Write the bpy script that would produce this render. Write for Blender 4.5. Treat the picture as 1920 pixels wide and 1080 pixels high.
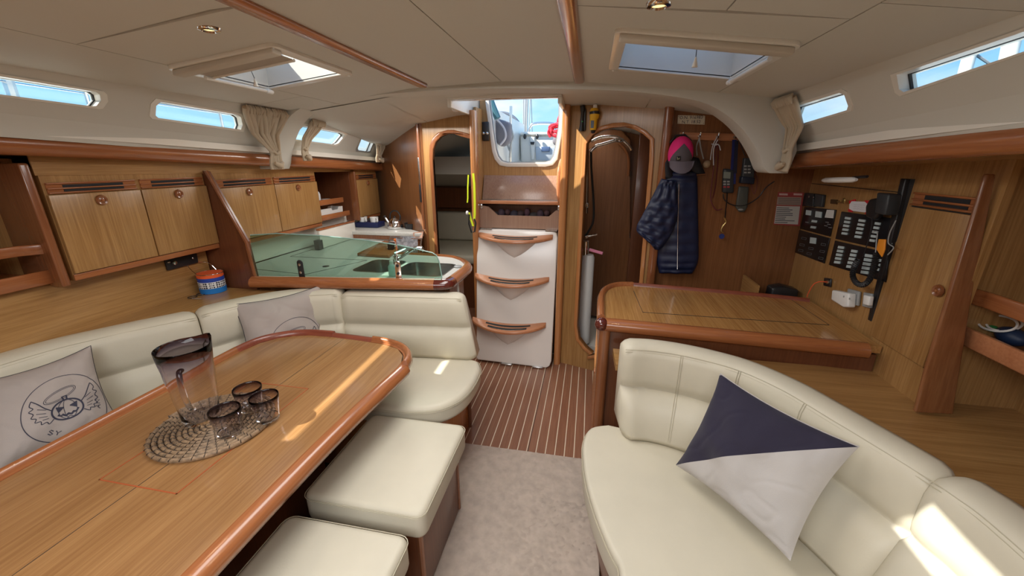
import bpy, bmesh, math, random
from math import sin, cos, pi, radians as R, sqrt
from mathutils import Vector, Matrix, noise
from mathutils.geometry import tessellate_polygon
random.seed(7)
for o in list(bpy.data.objects): bpy.data.objects.remove(o)
sc = bpy.context.scene; COL = sc.collection
# ---------------------------------------------------------------- camera
FPX, VX, VY, CH = 740.0, 1110.0, 303.0, 1.55
_th = math.atan((540-VY)/FPX); _ps = math.atan((VX-960)/FPX*cos(_th))
FW = Vector((-sin(_ps)*cos(_th), cos(_ps)*cos(_th), -sin(_th)))
RT = Vector((cos(_ps), sin(_ps), 0)); UP = RT.cross(FW); CAM = Vector((0, 0, CH))
cd = bpy.data.cameras.new('camera'); cam = bpy.data.objects.new('camera', cd); COL.objects.link(cam)
cd.sensor_width = 36; cd.lens = FPX/1920*36; cd.clip_start = .02; cd.clip_end = 500
m = Matrix((RT, UP, -FW)).transposed().to_4x4(); m.translation = CAM; cam.matrix_world = m
sc.camera = cam
# ---------------------------------------------------------------- world, sun, exposure
w = bpy.data.worlds.new('world'); sc.world = w; w.use_nodes = True
nt = w.node_tree; N = nt.nodes; L = nt.links; N.clear()
wo = N.new('ShaderNodeOutputWorld'); bg = N.new('ShaderNodeBackground'); tc = N.new('ShaderNodeTexCoord')
sep = N.new('ShaderNodeSeparateXYZ'); L.new(tc.outputs['Generated'], sep.inputs[0])
gr = N.new('ShaderNodeValToRGB'); L.new(sep.outputs[2], gr.inputs[0])
gr.color_ramp.elements[0].position = 0; gr.color_ramp.elements[0].color = (.42, .70, .92, 1)
gr.color_ramp.elements[1].position = .38; gr.color_ramp.elements[1].color = (.10, .40, .88, 1)
mp = N.new('ShaderNodeMapping'); mp.inputs['Scale'].default_value = (1, 1, 2.4); L.new(tc.outputs['Generated'], mp.inputs[0])
nz = N.new('ShaderNodeTexNoise'); nz.inputs['Scale'].default_value = 2.3; nz.inputs['Detail'].default_value = 7; L.new(mp.outputs[0], nz.inputs[0])
cr = N.new('ShaderNodeValToRGB'); L.new(nz.outputs[0], cr.inputs[0])
cr.color_ramp.elements[0].position = .46; cr.color_ramp.elements[1].position = .70
mx = N.new('ShaderNodeMixRGB'); L.new(cr.outputs[0], mx.inputs[0]); L.new(gr.outputs[0], mx.inputs[1]); mx.inputs[2].default_value = (.95, .97, 1, 1)
L.new(mx.outputs[0], bg.inputs[0]); bg.inputs[1].default_value = 1.35; L.new(bg.outputs[0], wo.inputs[0])
SUN = Vector((.87, .45, -1)).normalized()
sl = bpy.data.lights.new('sun', 'SUN'); sl.energy = 11; sl.angle = R(.6); sl.color = (1, .93, .82)
so = bpy.data.objects.new('sun', sl); COL.objects.link(so); so.rotation_euler = SUN.to_track_quat('-Z', 'Y').to_euler(); so.location = (-6, -5, 8)
def area(name, loc, size, sy, power, col=(1, .97, .92), rot=(0, 0, 0)):
    l = bpy.data.lights.new(name, 'AREA'); l.shape = 'RECTANGLE'; l.size = size; l.size_y = sy; l.energy = power; l.color = col
    o = bpy.data.objects.new(name, l); COL.objects.link(o); o.location = loc; o.rotation_euler = rot; return o
area('fill_forward', (-.45, -.75, 1.86), 1.5, 1.2, 50, (.97, .99, 1))  # unseen fill lamp added behind the camera to brighten the saloon
area('fill_galley', (-1.25, 2.75, 1.80), .5, .35, 8, (1, .96, .9))  # added fill over the galley, not a real fitting
area('fill_saloon', (-.49, 1.45, 1.93), .5, 1.2, 14, (1, .98, .95))  # soft overhead fill added below the ceiling, without a fixture
area('fill_shower', (.1, 3.4, 1.85), .4, .3, 2.5, (1, .96, .9))  # added area lamp lifting the shower cabin, no fixture modelled
area('fill_aft_cabin', (-1.15, 3.7, 1.5), .3, .3, .5, (1, .96, .9))  # weak fill added to lift the dim aft cabin
sc.view_settings.view_transform = 'Standard'; sc.view_settings.look = 'None'
sc.view_settings.exposure = 0.1; sc.view_settings.gamma = 1; sc.view_settings.use_curve_mapping = False
# ---------------------------------------------------------------- helpers
def P(px, py, x=None, y=None, z=None, pl=None):
    d = FW*FPX+RT*(px-960)+UP*(540-py)
    if pl is not None:
        n, k = Vector(pl[0]), pl[1]; t = (k-n.dot(CAM))/n.dot(d)
    elif x is not None: t = (x-CAM.x)/d.x
    elif y is not None: t = (y-CAM.y)/d.y
    else: t = (z-CAM.z)/d.z
    return CAM+d*t
def wloc(o):
    v = Vector((0, 0, 0))
    while o is not None: v += o.location; o = o.parent
    return v
def setp(o, label=None, cat=None, group=None, kind=None):
    if label: o['label'] = label
    if cat: o['category'] = cat
    if group: o['group'] = group
    if kind: o['kind'] = kind
    return o
def thing(name, label, cat, loc=(0, 0, 0), group=None, kind=None):
    o = bpy.data.objects.new(name, None); COL.objects.link(o); o.location = loc; o.empty_display_size = .05
    return setp(o, label, cat, group, kind)
def dup(root, delta, label=None, group=None):
    r = root.copy(); COL.objects.link(r); r.location = root.location+Vector(delta)
    setp(r, label, None, group)
    for ch in list(root.children):
        c = ch.copy(); COL.objects.link(c); c.parent = r
        for g in list(ch.children):
            d = g.copy(); COL.objects.link(d); d.parent = c
    return r
class B:
    def __init__(s): s.v = []; s.f = []; s.mi = []
    def add(s, vs, fs, mi=0):
        k = len(s.v); s.v += [Vector(p) for p in vs]; s.f += [tuple(i+k for i in f) for f in fs]; s.mi += [mi]*len(fs); return s
    def box(s, x0, x1, y0, y1, z0, z1, mi=0):
        return s.add([(x, y, z) for z in (z0, z1) for y in (y0, y1) for x in (x0, x1)],
                     [(0, 2, 3, 1), (4, 5, 7, 6), (0, 1, 5, 4), (2, 6, 7, 3), (0, 4, 6, 2), (1, 3, 7, 5)], mi)
    def slab(s, pts, off, mi=0):          # polygon pts3d extruded by vector off
        n = len(pts); pts = [Vector(p) for p in pts]; off = Vector(off)
        return s.add(pts+[p+off for p in pts], [tuple(range(n)), tuple(range(2*n-1, n-1, -1))]+[(i, i+n, (i+1) % n+n, (i+1) % n) for i in range(n)], mi)
    def prism(s, poly, a0, a1, axis='z', mi=0):
        f = {'z': lambda u, v, w: (u, v, w), 'y': lambda u, v, w: (u, w, v), 'x': lambda u, v, w: (w, u, v)}[axis]
        return s.slab([f(u, v, a0) for u, v in poly], Vector(f(0, 0, a1))-Vector(f(0, 0, a0)), mi)
    def plate(s, outer, holes, fn, t0, t1, mi=0):   # fn(u,v,w)->xyz
        loops = [outer]+holes
        tri = tessellate_polygon([[Vector((a, b, 0)) for a, b in lp] for lp in loops])
        flat = [p for lp in loops for p in lp]; n = len(flat)
        vs = [fn(a, b, t0) for a, b in flat]+[fn(a, b, t1) for a, b in flat]
        fs = [tuple(t) for t in tri]+[tuple(i+n for i in reversed(t)) for t in tri]
        k = 0
        for lp in loops:
            m_ = len(lp)
            fs += [(k+i, k+(i+1) % m_, k+(i+1) % m_+n, k+i+n) for i in range(m_)]; k += m_
        return s.add(vs, fs, mi)
    def tube(s, path, r, n=8, closed=False, mi=0, flat=1.0):
        path = [Vector(p) for p in path]; m_ = len(path); vs = []; fs = []; up = None
        for i, p in enumerate(path):
            a = path[i-1] if (i or closed) else path[0]; b = path[(i+1) % m_] if (i < m_-1 or closed) else path[-1]
            t = (b-a).normalized()
            if t.length < 1e-6: t = Vector((0, 0, 1))
            if up is None: up = t.orthogonal().normalized()
            up = (up-t*up.dot(t))
            up = up.normalized() if up.length > 1e-5 else t.orthogonal().normalized()
            q = t.cross(up); rr = r[i] if isinstance(r, (list, tuple)) else r
            vs += [p+up*cos(2*pi*k/n)*rr+q*sin(2*pi*k/n)*rr*flat for k in range(n)]
        for i in range(m_ if closed else m_-1):
            j = (i+1) % m_
            fs += [(i*n+k, i*n+(k+1) % n, j*n+(k+1) % n, j*n+k) for k in range(n)]
        if not closed: fs += [tuple(reversed(range(n))), tuple(range((m_-1)*n, m_*n))]
        return s.add(vs, fs, mi)
    def lathe(s, prof, c=(0, 0, 0), n=24, mat=None, mi=0, sx=1, sy=1):
        vs = []; fs = []; mat = mat or Matrix.Identity(3); c = Vector(c)
        for r, z in prof: vs += [c+mat @ Vector((r*cos(2*pi*k/n)*sx, r*sin(2*pi*k/n)*sy, z)) for k in range(n)]
        for i in range(len(prof)-1): fs += [(i*n+k, i*n+(k+1) % n, (i+1)*n+(k+1) % n, (i+1)*n+k) for k in range(n)]
        fs += [tuple(reversed(range(n))), tuple(range((len(prof)-1)*n, len(prof)*n))]
        return s.add(vs, fs, mi)
    def sweep(s, path, prof, closed=False, mi=0, zf=None, cap=True):  # path [(x,y)], prof loop [(off,z)] off to the left of travel
        path = [Vector((p[0], p[1])) for p in path]; m_ = len(path); n = len(prof); vs = []; fs = []
        for i, p in enumerate(path):
            a = path[i-1] if (i or closed) else None; b = path[(i+1) % m_] if (i < m_-1 or closed) else None
            d1 = (p-a).normalized() if a is not None else None; d2 = (b-p).normalized() if b is not None else None
            if d1 is None: d1 = d2
            if d2 is None: d2 = d1
            n1 = Vector((-d1.y, d1.x)); n2 = Vector((-d2.y, d2.x)); nn = (n1+n2); nn = nn/max(nn.dot(n1), .4)
            dz = zf(p.x, p.y) if zf else 0
            vs += [(p.x+nn.x*o, p.y+nn.y*o, z+dz) for o, z in prof]
        for i in range(m_ if closed else m_-1):
            j = (i+1) % m_
            fs += [(i*n+k, i*n+(k+1) % n, j*n+(k+1) % n, j*n+k) for k in range(n)]
        if not closed and cap: fs += [tuple(reversed(range(n))), tuple(range((m_-1)*n, m_*n))]
        return s.add(vs, fs, mi)
    def grid(s, fn, nu, nv, mi=0, keep=None):
        vs = [fn(i/nu, j/nv) for j in range(nv+1) for i in range(nu+1)]; fs = []
        for j in range(nv):
            for i in range(nu):
                a = j*(nu+1)+i
                if keep is None or keep((i+.5)/nu, (j+.5)/nv): fs.append((a, a+1, a+nu+2, a+nu+1))
        return s.add(vs, fs, mi)
    def ell(s, c, r, n=16, m_=10, mi=0, mat=None):
        prof = [(max(sin(pi*i/m_), .002), -cos(pi*i/m_)) for i in range(m_+1)]
        k = len(s.v); s.lathe(prof, (0, 0, 0), n, None, mi)
        c = Vector(c)
        for i in range(k, len(s.v)):
            v = Vector((s.v[i].x*r[0], s.v[i].y*r[1], s.v[i].z*r[2])); s.v[i] = c+(mat @ v if mat else v)
        return s
    def text(s, body, size, mat4, depth=.0006, mi=0, align='CENTER'):
        cu = bpy.data.curves.new('t', 'FONT'); cu.body = body; cu.size = size; cu.extrude = depth; cu.align_x = align; cu.align_y = 'CENTER'; cu.resolution_u = 2
        o = bpy.data.objects.new('t', cu); COL.objects.link(o)
        dg = bpy.context.evaluated_depsgraph_get(); me = o.evaluated_get(dg).to_mesh()
        s.add([mat4 @ v.co for v in me.vertices], [tuple(p.vertices) for p in me.polygons], mi)
        o.evaluated_get(dg).to_mesh_clear(); bpy.data.objects.remove(o); bpy.data.curves.remove(cu); return s
    def ob(s, name, mat, parent=None, label=None, cat=None, group=None, kind=None, bevel=0, seg=2, smooth=35, sub=0, loose=False):
        me = bpy.data.meshes.new(name); off = wloc(parent) if parent else Vector((0, 0, 0)); loc = Vector((0, 0, 0))
        if not parent and kind != 'structure':
            xs = [v.x for v in s.v]; ys = [v.y for v in s.v]; zs = [v.z for v in s.v]
            loc = Vector(((min(xs)+max(xs))/2, (min(ys)+max(ys))/2, min(zs))); off = loc
        me.from_pydata([v-off for v in s.v], [], s.f)
        mats = mat if isinstance(mat, (list, tuple)) else [mat]
        for q in mats: me.materials.append(q)
        if len(mats) > 1:
            for p_, i in zip(me.polygons, s.mi): p_.material_index = i
        bm = bmesh.new(); bm.from_mesh(me)
        if not loose: bmesh.ops.remove_doubles(bm, verts=bm.verts, dist=1e-5)
        bmesh.ops.recalc_face_normals(bm, faces=bm.faces); bm.to_mesh(me); bm.free()
        if smooth: me.shade_smooth(); me.set_sharp_from_angle(angle=R(smooth))
        o = bpy.data.objects.new(name, me); COL.objects.link(o); o.location = loc
        if parent: o.parent = parent
        if bevel:
            b = o.modifiers.new('bevel', 'BEVEL'); b.width = bevel; b.segments = seg; b.limit_method = 'ANGLE'; b.angle_limit = R(40)
            if smooth: me.set_sharp_from_angle(angle=R(180))
            b.harden_normals = False
        if sub:
            q = o.modifiers.new('sub', 'SUBSURF'); q.levels = sub; q.render_levels = sub; me.set_sharp_from_angle(angle=R(180))
        return setp(o, label, cat, group, kind)
def cr2(pts, n=6, closed=False):      # catmull-rom
    pts = [Vector(p) for p in pts]; out = []; m_ = len(pts); rng = range(m_ if closed else m_-1)
    for i in rng:
        p0 = pts[i-1] if (i or closed) else pts[0]; p1 = pts[i]; p2 = pts[(i+1) % m_]; p3 = pts[(i+2) % m_] if (i+2 < m_ or closed) else pts[-1]
        for k in range(n):
            t = k/n; out.append(.5*((2*p1)+(p2-p0)*t+(2*p0-5*p1+4*p2-p3)*t*t+(3*p1-p0-3*p2+p3)*t**3))
    if not closed: out.append(pts[-1])
    return out
def rrect(x0, x1, y0, y1, r, n=5):
    out = []
    for cx, cy, a in ((x1-r, y0+r, -90), (x1-r, y1-r, 0), (x0+r, y1-r, 90), (x0+r, y0+r, 180)):
        out += [(cx+r*cos(R(a+90*k/n)), cy+r*sin(R(a+90*k/n))) for k in range(n+1)]
    return out
# ---------------------------------------------------------------- materials
MT = {}
def mat(name, col, rough=.5, metal=0, bump=None, spec=.5, var=None, coat=0, emis=None, sheen=0, trans=0, alpha=1):
    m_ = bpy.data.materials.new(name); m_.use_nodes = True; nt = m_.node_tree; b = nt.nodes['Principled BSDF']
    b.inputs['Base Color'].default_value = (*col, 1); b.inputs['Roughness'].default_value = rough; b.inputs['Metallic'].default_value = metal
    b.inputs['Specular IOR Level'].default_value = spec; b.inputs['Coat Weight'].default_value = coat; b.inputs['Coat Roughness'].default_value = .12
    b.inputs['Sheen Weight'].default_value = sheen; b.inputs['Transmission Weight'].default_value = trans
    if emis: b.inputs['Emission Color'].default_value = (*emis[:3], 1); b.inputs['Emission Strength'].default_value = emis[3]
    if var or bump:
        tc = nt.nodes.new('ShaderNodeTexCoord')
    if var:
        nz = nt.nodes.new('ShaderNodeTexNoise'); nz.inputs['Scale'].default_value = var[0]; nz.inputs['Detail'].default_value = 5
        nt.links.new(tc.outputs['Object'], nz.inputs[0]); rp = nt.nodes.new('ShaderNodeValToRGB'); nt.links.new(nz.outputs[0], rp.inputs[0])
        k = var[1]; rp.color_ramp.elements[0].position = .35; rp.color_ramp.elements[1].position = .65
        rp.color_ramp.elements[0].color = (*[c*(1-k) for c in col], 1); rp.color_ramp.elements[1].color = (*[min(1, c*(1+k)) for c in col], 1)
        nt.links.new(rp.outputs[0], b.inputs['Base Color'])
    if bump:
        nz = nt.nodes.new('ShaderNodeTexNoise'); nz.inputs['Scale'].default_value = bump[0]; nz.inputs['Detail'].default_value = 4
        nt.links.new(tc.outputs['Object'], nz.inputs[0]); bp = nt.nodes.new('ShaderNodeBump'); bp.inputs['Strength'].default_value = bump[1]; bp.inputs['Distance'].default_value = .002
        nt.links.new(nz.outputs[0], bp.inputs['Height']); nt.links.new(bp.outputs[0], b.inputs['Normal'])
    MT[name] = m_; return m_
def wood(name, c1, c2, axis='z', fine=1.0, rough=.32, coat=.25, k=1.0, rot=0):
    m_ = mat(name, c1, rough, coat=coat); nt = m_.node_tree; b = nt.nodes['Principled BSDF']; Nn = nt.nodes.new; Lk = nt.links.new
    tc = Nn('ShaderNodeTexCoord'); mp = Nn('ShaderNodeMapping'); Lk(tc.outputs['Object'], mp.inputs[0])
    s = {'x': (1.6, 60, 60), 'y': (60, 1.6, 60), 'z': (60, 60, 1.6)}[axis]; mp.inputs['Scale'].default_value = [q*fine for q in s]
    mp.inputs['Rotation'].default_value = (0, 0, rot)
    n1 = Nn('ShaderNodeTexNoise'); n1.inputs['Scale'].default_value = 2.2; n1.inputs['Detail'].default_value = 6; n1.inputs['Roughness'].default_value = .65; Lk(mp.outputs[0], n1.inputs[0])
    mp2 = Nn('ShaderNodeMapping'); Lk(tc.outputs['Object'], mp2.inputs[0]); s2 = {'x': (.5, 9, 9), 'y': (9, .5, 9), 'z': (9, 9, .5)}[axis]; mp2.inputs['Scale'].default_value = s2; mp2.inputs['Rotation'].default_value = (0, 0, rot)
    n2 = Nn('ShaderNodeTexNoise'); n2.inputs['Scale'].default_value = 1.4; n2.inputs['Detail'].default_value = 3; Lk(mp2.outputs[0], n2.inputs[0])
    ad = Nn('ShaderNodeMath'); ad.operation = 'MULTIPLY_ADD'; Lk(n1.outputs[0], ad.inputs[0]); ad.inputs[1].default_value = .70
    ml = Nn('ShaderNodeMath'); ml.operation = 'MULTIPLY'; Lk(n2.outputs[0], ml.inputs[0]); ml.inputs[1].default_value = .30; Lk(ml.outputs[0], ad.inputs[2])
    rp = Nn('ShaderNodeValToRGB'); Lk(ad.outputs[0], rp.inputs[0]); rp.color_ramp.elements[0].position = .38; rp.color_ramp.elements[1].position = .64
    rp.color_ramp.elements[0].color = (*c2, 1); rp.color_ramp.elements[1].color = (*c1, 1); Lk(rp.outputs[0], b.inputs['Base Color'])
    bp = Nn('ShaderNodeBump'); bp.inputs['Strength'].default_value = .12*k; bp.inputs['Distance'].default_value = .001; Lk(n1.outputs[0], bp.inputs['Height']); Lk(bp.outputs[0], b.inputs['Normal'])
    return m_
T1, T2 = (.46, .26, .098), (.30, .15, .048)
teak_z = wood('teak_veneer_vertical', T1, T2, 'z'); teak_y = wood('teak_veneer_fore_aft', T1, T2, 'y'); teak_x = wood('teak_veneer_athwart', T1, T2, 'x')
table_w = wood('table_veneer', (.38, .20, .08), (.27, .13, .048), 'y', rough=.25, coat=.5)
desk_w = wood('desk_veneer', (.54, .29, .10), (.36, .17, .05), 'y', rough=.24, coat=.5, rot=R(28))
bulk_z = wood('bulkhead_veneer', (.27, .112, .042), (.18, .068, .024), 'z')
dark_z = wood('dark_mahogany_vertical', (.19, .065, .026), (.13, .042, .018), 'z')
mah_y = wood('mahogany_fore_aft', (.40, .145, .052), (.29, .095, .033), 'y', fine=.7, rough=.26, coat=.5)
mah_x = wood('mahogany_athwart', (.40, .145, .052), (.29, .095, .033), 'x', fine=.7, rough=.26, coat=.5)
mah_z = wood('mahogany_vertical', (.30, .115, .045), (.22, .072, .027), 'z', fine=.7, rough=.26, coat=.5)
post_z = wood('blond_mahogany_post', (.52, .23, .085), (.42, .165, .055), 'z', fine=.7, rough=.26, coat=.5)
cap_w = wood('dark_corner_wood', (.13, .022, .014), (.08, .014, .009), 'z', rough=.15, coat=.8)
sole_w = wood('sole_teak', (.30, .135, .075), (.2, .08, .042), 'y', fine=1.2, rough=.4, coat=.15)
tread_w = wood('tread_wood', (.56, .25, .12), (.44, .17, .075), 'x', fine=.7, rough=.3, coat=.4)
plum_w = wood('hatch_board_veneer', (.38, .24, .17), (.29, .165, .115), 'z', rough=.3)
caulk = mat('cream_caulk', (.72, .62, .46), .6)
liner = mat('vinyl_headliner', (.60, .585, .53), .62, bump=(420, .06))
grp = mat('white_gelcoat', (.78, .75, .68), .28, coat=.3)
stepg = mat('step_moulding_gelcoat', (.82, .77, .72), .2, coat=.5)
counter_m = mat('pale_grey_worktop', (.62, .62, .58), .35, var=(160, .07))
white_p = mat('white_plastic', (.85, .85, .83), .35)
cream = mat('cream_leather', (.61, .56, .445), .46, bump=(220, .12), var=(5, .035), spec=.4)
cream_d = mat('cream_stitching', (.52, .47, .35), .7)
carpet_m = mat('beige_carpet', (.45, .365, .30), .95, bump=(500, .8), var=(22, .10), sheen=.3)
black = mat('black_plastic', (.018, .018, .02), .35)
blackm = mat('matt_black', (.012, .012, .014), .7)
steel = mat('brushed_steel', (.62, .62, .62), .22, 1)
chrome = mat('chrome', (.85, .85, .86), .06, 1)
alu = mat('anodised_frame', (.55, .55, .54), .35, .8)
greyp = mat('grey_plastic', (.33, .34, .34), .4)
rubber = mat('black_rubber', (.02, .02, .02), .6)
curtain_m = mat('cream_curtain_cloth', (.66, .58, .44), .85, bump=(300, .15), sheen=.3)
nt_ = curtain_m.node_tree
_b = nt_.nodes['Principled BSDF']; _t = nt_.nodes.new('ShaderNodeBsdfTranslucent'); _t.inputs[0].default_value = (.8, .55, .3, 1); _m = nt_.nodes.new('ShaderNodeMixShader'); _m.inputs[0].default_value = .35
nt_.links.new(_b.outputs[0], _m.inputs[1]); nt_.links.new(_t.outputs[0], _m.inputs[2]); nt_.links.new(_m.outputs[0], nt_.nodes['Material Output'].inputs[0])
def glassmat(name, tint, gloss=.1, rough=.02):
    m_ = bpy.data.materials.new(name); m_.use_nodes = True; nt = m_.node_tree; nt.nodes.clear(); o = nt.nodes.new('ShaderNodeOutputMaterial')
    t = nt.nodes.new('ShaderNodeBsdfTransparent'); t.inputs[0].default_value = (*tint, 1); g = nt.nodes.new('ShaderNodeBsdfGlossy'); g.inputs['Roughness'].default_value = rough
    f = nt.nodes.new('ShaderNodeLayerWeight'); f.inputs[0].default_value = .5; pw = nt.nodes.new('ShaderNodeMath'); pw.operation = 'POWER'; pw.inputs[1].default_value = 4; ma = nt.nodes.new('ShaderNodeMath'); ma.operation = 'MULTIPLY_ADD'; ma.inputs[1].default_value = .7; ma.inputs[2].default_value = gloss*.15
    nt.links.new(f.outputs['Facing'], pw.inputs[0]); nt.links.new(pw.outputs[0], ma.inputs[0]); mx = nt.nodes.new('ShaderNodeMixShader')
    nt.links.new(ma.outputs[0], mx.inputs[0]); nt.links.new(t.outputs[0], mx.inputs[1]); nt.links.new(g.outputs[0], mx.inputs[2]); nt.links.new(mx.outputs[0], o.inputs[0]); return m_
win_g = glassmat('window_acrylic', (.93, .97, .97), .2)
hatch_g = glassmat('hatch_acrylic', (.93, .96, .98), .2)
green_g = glassmat('green_tinted_glass', (.62, .77, .70), .5)
def hazeglass():
    m_ = mat('smoked_tumbler_glass', (1, 1, 1), .02, trans=1); nt = m_.node_tree; b = nt.nodes['Principled BSDF']; b.inputs['IOR'].default_value = 1.3
    tc = nt.nodes.new('ShaderNodeTexCoord'); sp = nt.nodes.new('ShaderNodeSeparateXYZ'); nt.links.new(tc.outputs['Generated'], sp.inputs[0])
    rp = nt.nodes.new('ShaderNodeValToRGB'); nt.links.new(sp.outputs[2], rp.inputs[0]); e = rp.color_ramp.elements
    e[0].position = .40; e[0].color = (.97, .97, 1, 1); e[1].position = .92; e[1].color = (.13, .09, .13, 1); q = e.new(.70); q.color = (.72, .66, .72, 1)
    nt.links.new(rp.outputs[0], b.inputs['Base Color']); return m_
smoke_g = hazeglass()
# ================================================================ SETTING
def S(b, name, mat_, parent=None, **k):
    return b.ob(name, mat_, parent, kind=None if parent else 'structure', **k)
XC = -.48
def ringb(o, i_, fn, t0, t1):
    n = len(o); b = B(); vs = [fn(a, c, t) for t in (t0, t1) for lp in (o, i_) for a, c in lp]; fs = []
    for k in range(n):
        j = (k+1) % n; fs += [(k, j, n+j, n+k), (2*n+k, 3*n+k, 3*n+j, 2*n+j), (k, 2*n+k, 2*n+j, j), (n+k, n+j, 3*n+j, 3*n+k)]
    return b.add(vs, fs)
def zc(x):
    d = abs(x-XC); return 1.95-.02*d/.53 if d < .53 else 1.93-.12*(d-.53)
XL, XR = -1.80, .84
def zf(y): return 1.835-.12*max(0, y-2.3)
def xl(z): return XL-(1.835-z)*.8
def xr(z): return XR+(1.835-z)*.8
PLL = ((1, 0, -.8), XL-.8*1.835); PLR = ((1, 0, .8), XR+.8*1.835)
def zt(y): return 1.635-.042*(y-1.15)      # top of the rail
def za(x, y):
    d = min(1.32, abs(x-XC)); g = .06+.06*max(0, d-.4)/.92; return zc(max(XL, min(XR, x)))-g*(y-2.3)
# floor with planks
fl = S(B().box(-2.7, 1.9, -2.2, 5.4, -.06, -.007), 'floor', mat('sole_underlay', (.1, .06, .04), .8))
S(B().box(-1.45, .9, 1.80, 3.04, -.0075, -.0022), 'seam', caulk, fl)
pitch = .0525; k = 0; x = -1.42
while x < .86:
    S(B().box(x, x+pitch-.0055, 1.80, 3.02, -.007, 0), 'plank', sole_w, fl); x += pitch
S(B().box(-.2615, -.2585, 1.80, 3.0, -.001, .0004), 'hatch_joint', blackm, fl)
S(B().box(-.2, 1.1, 3.02, 4.3, -.007, .10), 'shower_floor', grp, fl)
for i in range(9): S(B().box(-.15+.1*i, -.145+.1*i, 3.05, 4.2, .10, .1012), 'groove', greyp, fl)
S(B().box(-2.3, -.75, 3.15, 5.2, -.007, .002), 'aft_cabin_floor', sole_w, fl)
# carpet
def cf(u, v):
    x = -1.02+1.14*u; y = -1.3+3.1*v; return (x, y, .012+.0035*noise.noise((x*60, y*60, 0))+.002*noise.noise((x*9, y*9, 3)))
cb = B().grid(cf, 190, 440, keep=lambda u, v: not (-1.02+1.14*u < -.64 and v > .903))
cp = thing('fitted_carpet', 'beige short pile carpet laid on the cabin sole between the settees', 'carpet', (-.35, .25, .001))
cb.ob('pile', carpet_m, cp, kind='stuff', smooth=60)
B().box(-1.02, .12, -1.3, 1.50, .001, .011).box(-.64, .12, 1.50, 1.802, .001, .011).ob('backing', carpet_m, cp, bevel=.002)
# outer shell (hull sides, ends, side decks)
S(B().box(-2.62, -2.58, -2.2, 5.4, -.06, 1.70), 'wall_port_hull', grp)
S(B().box(1.74, 1.78, -2.2, 5.4, -.06, 1.70), 'wall_starboard_hull', grp)
S(B().box(-2.7, 1.9, 5.36, 5.4, -.06, 1.5), 'wall_aft', grp)
S(B().box(-2.7, 1.9, -2.2, -2.16, -.06, 2.0), 'wall_forward', bulk_z)
for sgn, fx, nm in ((-1, xl, 'wall_port_coachroof'), (1, xr, 'wall_starboard_coachroof')):
    yb = [-2.2, 2.3, 5.3] if sgn < 0 else [-2.2, 2.3, 5.3]
    zb = lambda y: 1.70-.035*(y-1.1)
    outer = [(-2.2, zb(-2.2)), (5.3, zb(5.3)), (5.3, max(zf(5.3)+.03, zb(5.3)+.02)), (2.3, 1.86), (-2.2, 1.86)]
    if sgn < 0:
        W = [[None, (190, 172), (197, 178), (199, 190), (190, 202), (182, 203), None],
             [(292, 187), (450, 214), (457, 220), (459, 236), (455, 246), (286, 222), (281, 217), (283, 196)],
             [(566, 233), (645, 248), (650, 252), (636, 270), (630, 273), (546, 262), (543, 258)],
             [(677, 255), (703, 259), (704, 263), (694, 285), (690, 286), (668, 283), (667, 279)]]
        pl = PLL
    else:
        W = [[(1483, 200), (1580, 169), (1590, 174), (1599, 198), (1597, 207), (1484, 241), (1476, 236)],
             [(1674, 141), (1925, 55), (1995, 28), (1995, 75), (1925, 99), (1690, 178), (1681, 172)]]
        pl = PLR
    holes = []; HP = []
    for q in W:
        pts = [P(*ab, pl=pl) if ab else Vector((xl(1.8), .38, (1.822, 0, 0, 0, 0, 0, 1.765)[i_])) for i_, ab in enumerate(q)]; holes.append([(p.y, p.z) for p in pts]); HP.append(pts)
    # extra windows forward, out of frame
    holes.append([(-1.6, 1.74), (-.3, 1.74), (-.3, 1.82), (-1.6, 1.82)])
    wall = S(B().plate(outer, holes, lambda u, v, t: (fx(v)+sgn*t, u, v), 0, .03), nm, liner, smooth=20)
    # fascia curving down to the rail
    def fas(u, v):
        y = -2.2+7.5*u; z0 = zb(y); z1 = zt(y)-.01; z = z0+(z1-z0)*v
        x0 = fx(z0); return (x0+sgn*(.012*sin(pi*v)+.035*v*v), y, z)
    S(B().grid(fas, 30, 8), 'fascia', liner, wall, smooth=60)
    dk = B(); xo = -2.62 if sgn < 0 else 1.78
    xi = fx(1.70)+sgn*.03
    xi = fx(1.66)+sgn*.0
    dk.slab([(xi, -2.2, zb(-2.2)-.06), (xo, -2.2, zb(-2.2)-.06), (xo, 5.4, zb(5.4)-.06), (xi, 5.4, zb(5.4)-.06)], (0, 0, .03)); S(dk, 'side_deck', grp, wall)
    for i, h in enumerate(holes[:-1]):
        n = len(W)*0+i+1+(0 if sgn < 0 else 4)
        cy = sum(p[0] for p in h)/len(h); cz = sum(p[1] for p in h)/len(h)
        inn = [(cy+(a-cy)*(1-.02/max(.05, abs(a-cy)))if abs(a-cy) > .02 else a, cz+(b_-cz)*.86) for a, b_ in h]
        fr = ringb([(cy+(a-cy)*1.015, cz+(b_-cz)*1.09) for a, b_ in h], inn, lambda u, v, t: (fx(v)+sgn*t, u, v), -.004, .045)
        port = sgn < 0 and i == 3
        fo = fr.ob('window_%d' % n, alu if port else grp, None, kind='structure', smooth=30)
        B().plate([(a, b_) for a, b_ in h], [], lambda u, v, t: (fx(v)+sgn*t, u, v), .032, .037).ob('pane', win_g, fo, smooth=0)
        gk = [(cy+(a-cy)*(1-.006/max(.05, abs(a-cy))), cz+(b_-cz)*.97) for a, b_ in inn]
        ringb(inn, gk, lambda u, v, t: (fx(v)+sgn*t, u, v), .024, .031).ob('gasket', rubber, fo, smooth=0)
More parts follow.
